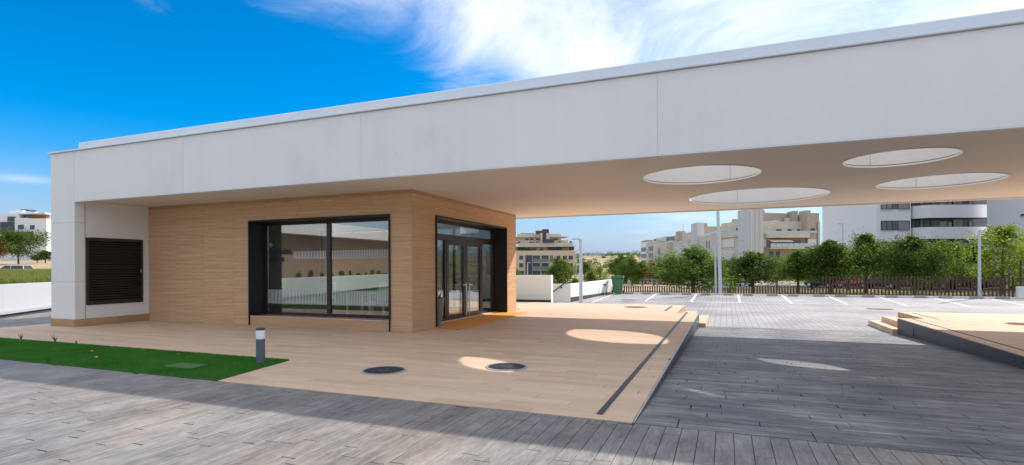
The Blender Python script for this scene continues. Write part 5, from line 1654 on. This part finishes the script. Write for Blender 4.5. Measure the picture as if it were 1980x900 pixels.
for k in range(8): B.box('balcony_glass', qb(56+k*41), qb(95+k*41), rb(343), rb(374), -1.5, -1.42, 'b_rail')
u0, u1, z0, z1 = B.rect(qb(60), qb(218), rb(306), rb(330))
m_ = MB(); m_.add([(u0,0.9,z1),(u1,0.9,z1),(u1+0.3,-1.2,z0),(u0+0.3,-1.2,z0),(u0,0.9,z1-0.1),(u1,0.9,z1-0.1),(u1+0.3,-1.2,z0-0.1),(u0+0.3,-1.2,z0-0.1)], [(3,2,1,0),(4,5,6,7),(0,1,5,4),(1,2,6,5),(2,3,7,6),(3,0,4,7)])
m_.build('awning', M['b_awning'], B.root, True)
for x0, x1, a, b in ((80,110,402,440),(132,156,400,440),(8,40,352,372),(384,408,352,372)): B.window(qb(x0), qb(x1), rb(a), rb(b), 0.95 if x0 < 300 else 0.45)

# --- white block on the right
def qw(X): return 1590+X/5.077
def rw_(Y): return 370+Y/5.077
B = Bld('apartment_block', 'white block with grey shuttered windows and wide white balconies', 1695, 77, 1908, 77, -1.8)
TOPY = 180
B.box('wall', qw(535), qw(872), TOPY, 900, 0, 12, 'b_white')
B.box('recessed_wall', qw(872), qw(1830), TOPY, 900, 2.2, 12, 'b_slatewall')
for yt, yb in ((82,178),(290,385),(495,590),(700,790),(-126,-30),(-330,-235)):
    f = B.window(qw(576), qw(692), rw_(yt), rw_(yb), 0, 'b_teal' if yt != 82 else 'b_shutter', 'b_frame', 2)
    B.box('dark_panel', qw(692), qw(742), rw_(yt), rw_(yb), -0.04, 0.05, 'b_slatewall')
    f = B.window(qw(742), qw(858), rw_(yt), rw_(yb), 0, 'b_shutter', 'b_frame')
for yt, yb in ((140,265),(355,470),(560,675),(-65,50)):
    u0, u1, z0, z1 = B.rect(qw(1020), qw(1614), rw_(yt), rw_(yb))
    ul = B.rect(qw(920), qw(1020), rw_(yt), rw_(yb))[0]
    m_ = MB(); m_.prism([(ul,2.15),(ul,0.6),(u0,-0.9),(u1,-0.9),(u1,2.15)], z0, z1)
    # hollow tray: outer walls only
    m_ = MB()
    po = [(ul,2.15),(ul,0.6),(u0,-0.9),(u1,-0.9),(u1,2.15)]
    pi = [(ul+0.15,2.15),(ul+0.15,0.68),(u0+0.06,-0.75),(u1-0.15,-0.75),(u1-0.15,2.15)]
    m_.prism(po, z0, z0+0.25)
    for i in range(4):
        m_.prism([po[i],po[i+1],pi[i+1],pi[i]], z0+0.25, z1)
    m_.build('balcony', M['b_white'], B.root, True)
    m_ = MB(); m_.prism(pi, z0-0.04, z0-0.002); m_.build('balcony_under_shade', M['b_slate'], B.root, True)  # dark sheet added below the white slab to stand for its shade
    zz = yt-92
    B.window(qw(986), qw(1072), rw_(zz+3), rw_(yt+20), 2.15, 'b_teal', 'b_frame', 2)
    B.box('mullion', qw(1073), qw(1082), rw_(zz), rw_(yt+20), 1.9, 2.2, 'b_shutter_pale')
    B.box('shutter', qw(1085), qw(1170), rw_(zz), rw_(yt+20), 2.1, 2.19, 'b_shutter')
    B.box('shutter', qw(1186), qw(1258), rw_(zz), rw_(yt+20), 2.1, 2.19, 'b_shutter')
    B.box('open_door', qw(1260), qw(1342), rw_(zz+3), rw_(yt+20), 2.12, 2.19, 'b_pane')
    B.window(qw(1345), qw(1404), rw_(zz+20), rw_(yt+20), 2.15)
    B.box('mullion', qw(1406), qw(1415), rw_(zz), rw_(yt+20), 1.9, 2.2, 'b_shutter_pale')
    B.box('shutter', qw(1418), qw(1500), rw_(zz), rw_(yt+20), 2.1, 2.19, 'b_shutter')
    B.window(qw(1560), qw(1612), rw_(zz+18), rw_(yt+10), 2.15)
B = Bld('apartment_block', 'receding white side wing with a grey stone strip and small windows', 1590, 92, 1696, 77.3, -1.8)
B.box('wall', qw(3), qw(170), TOPY+30, 900, 0, 2.5, 'b_white')
B.box('stone_strip', qw(170), qw(233), TOPY+30, 900, 0.6, 2.5, 'b_slatewall')
B.box('wall', qw(233), qw(533), TOPY+30, 900, 0, 2, 'b_white')
for yt, yb in ((140,205),(325,395),(512,575)): B.window(qw(206), qw(232), rw_(yt), rw_(yb), 0.55)
B = Bld('apartment_block', 'tall plain white gable wall at the right edge', 1908.5, 75, 2010, 62, -1.8)
B.box('wall', 1908.7, 2060, TOPY, 900, 0, 12, 'b_white')
for yt, yb in ((220,242),(515,535)): B.window(qw(1952), qw(2030), rw_(yt), rw_(yb), 0)

# --- white apartment block on the far left
def ql(X): return X/3.22
def rl(Y): return 380+Y/3.22
B = Bld('apartment_block', 'white apartment block with dark balconies left of the pavilion', -60, 157, 95, 157, 3.0)
B.box('wall', ql(150), ql(291), rl(138), 900, 0, 12, 'b_white')
B.box('wall', ql(64), ql(150), rl(132), 900, 1.5, 12, 'b_white')
B.box('wall', ql(-120), ql(64), rl(104), 900, 3, 12, 'b_white')
B.box('stair_tower', ql(-40), ql(48), rl(75), rl(104), 5, 10, 'b_white')
B.box('roof_unit', ql(15), ql(60), rl(67), rl(78), 6, 9, 'b_slate')
B.box('dark_bay', ql(-40), ql(62), rl(156), rl(232), 2, 2.98, 'b_slate')
B.box('penthouse', ql(68), ql(235), rl(105), rl(137), 4, 11, 'b_shutter')
B.box('roof_slab', ql(60), ql(238), rl(96), rl(105), 2.5, 11.5, 'b_white')
B.window(ql(74), ql(138), rl(108), rl(131), 3.9, split=3)
B.box('terrace_hedge', ql(175), ql(268), rl(119), rl(139), 1, 2, 'leaf_red')
B.window(ql(86), ql(146), rl(175), rl(222), 1.45, split=2)
B.window(ql(189), ql(217), rl(180), rl(204), 0)
B.window(ql(189), ql(215), rl(240), rl(264), 0)
B.box('balcony', ql(84), ql(208), rl(222), rl(242), -1.4, 1.48, 'b_slate')
B.box('balcony_rail', ql(130), ql(200), rl(208), rl(221), -1.35, -1.28, 'b_rail')
B.window(ql(86), ql(146), rl(255), rl(300), 1.45, split=2)
B.window(ql(-10), ql(40), rl(120), rl(150), 2.95, split=2)
B = Bld('apartment_block', 'dark grey glazed block just left of the pavilion pillar', 82, 165, 110, 165, 3.0)
B.box('wall', ql(267), ql(420), rl(186), 900, 0, 12, 'b_slate')
B.box('roof_slab', ql(262), ql(424), rl(180), rl(186), -1, 12, 'b_shutter')
for yt in (212, 250, 292):
    for x0 in (272, 292): B.window(ql(x0), ql(x0+18), rl(yt), rl(yt+26), 0, 'b_teal')
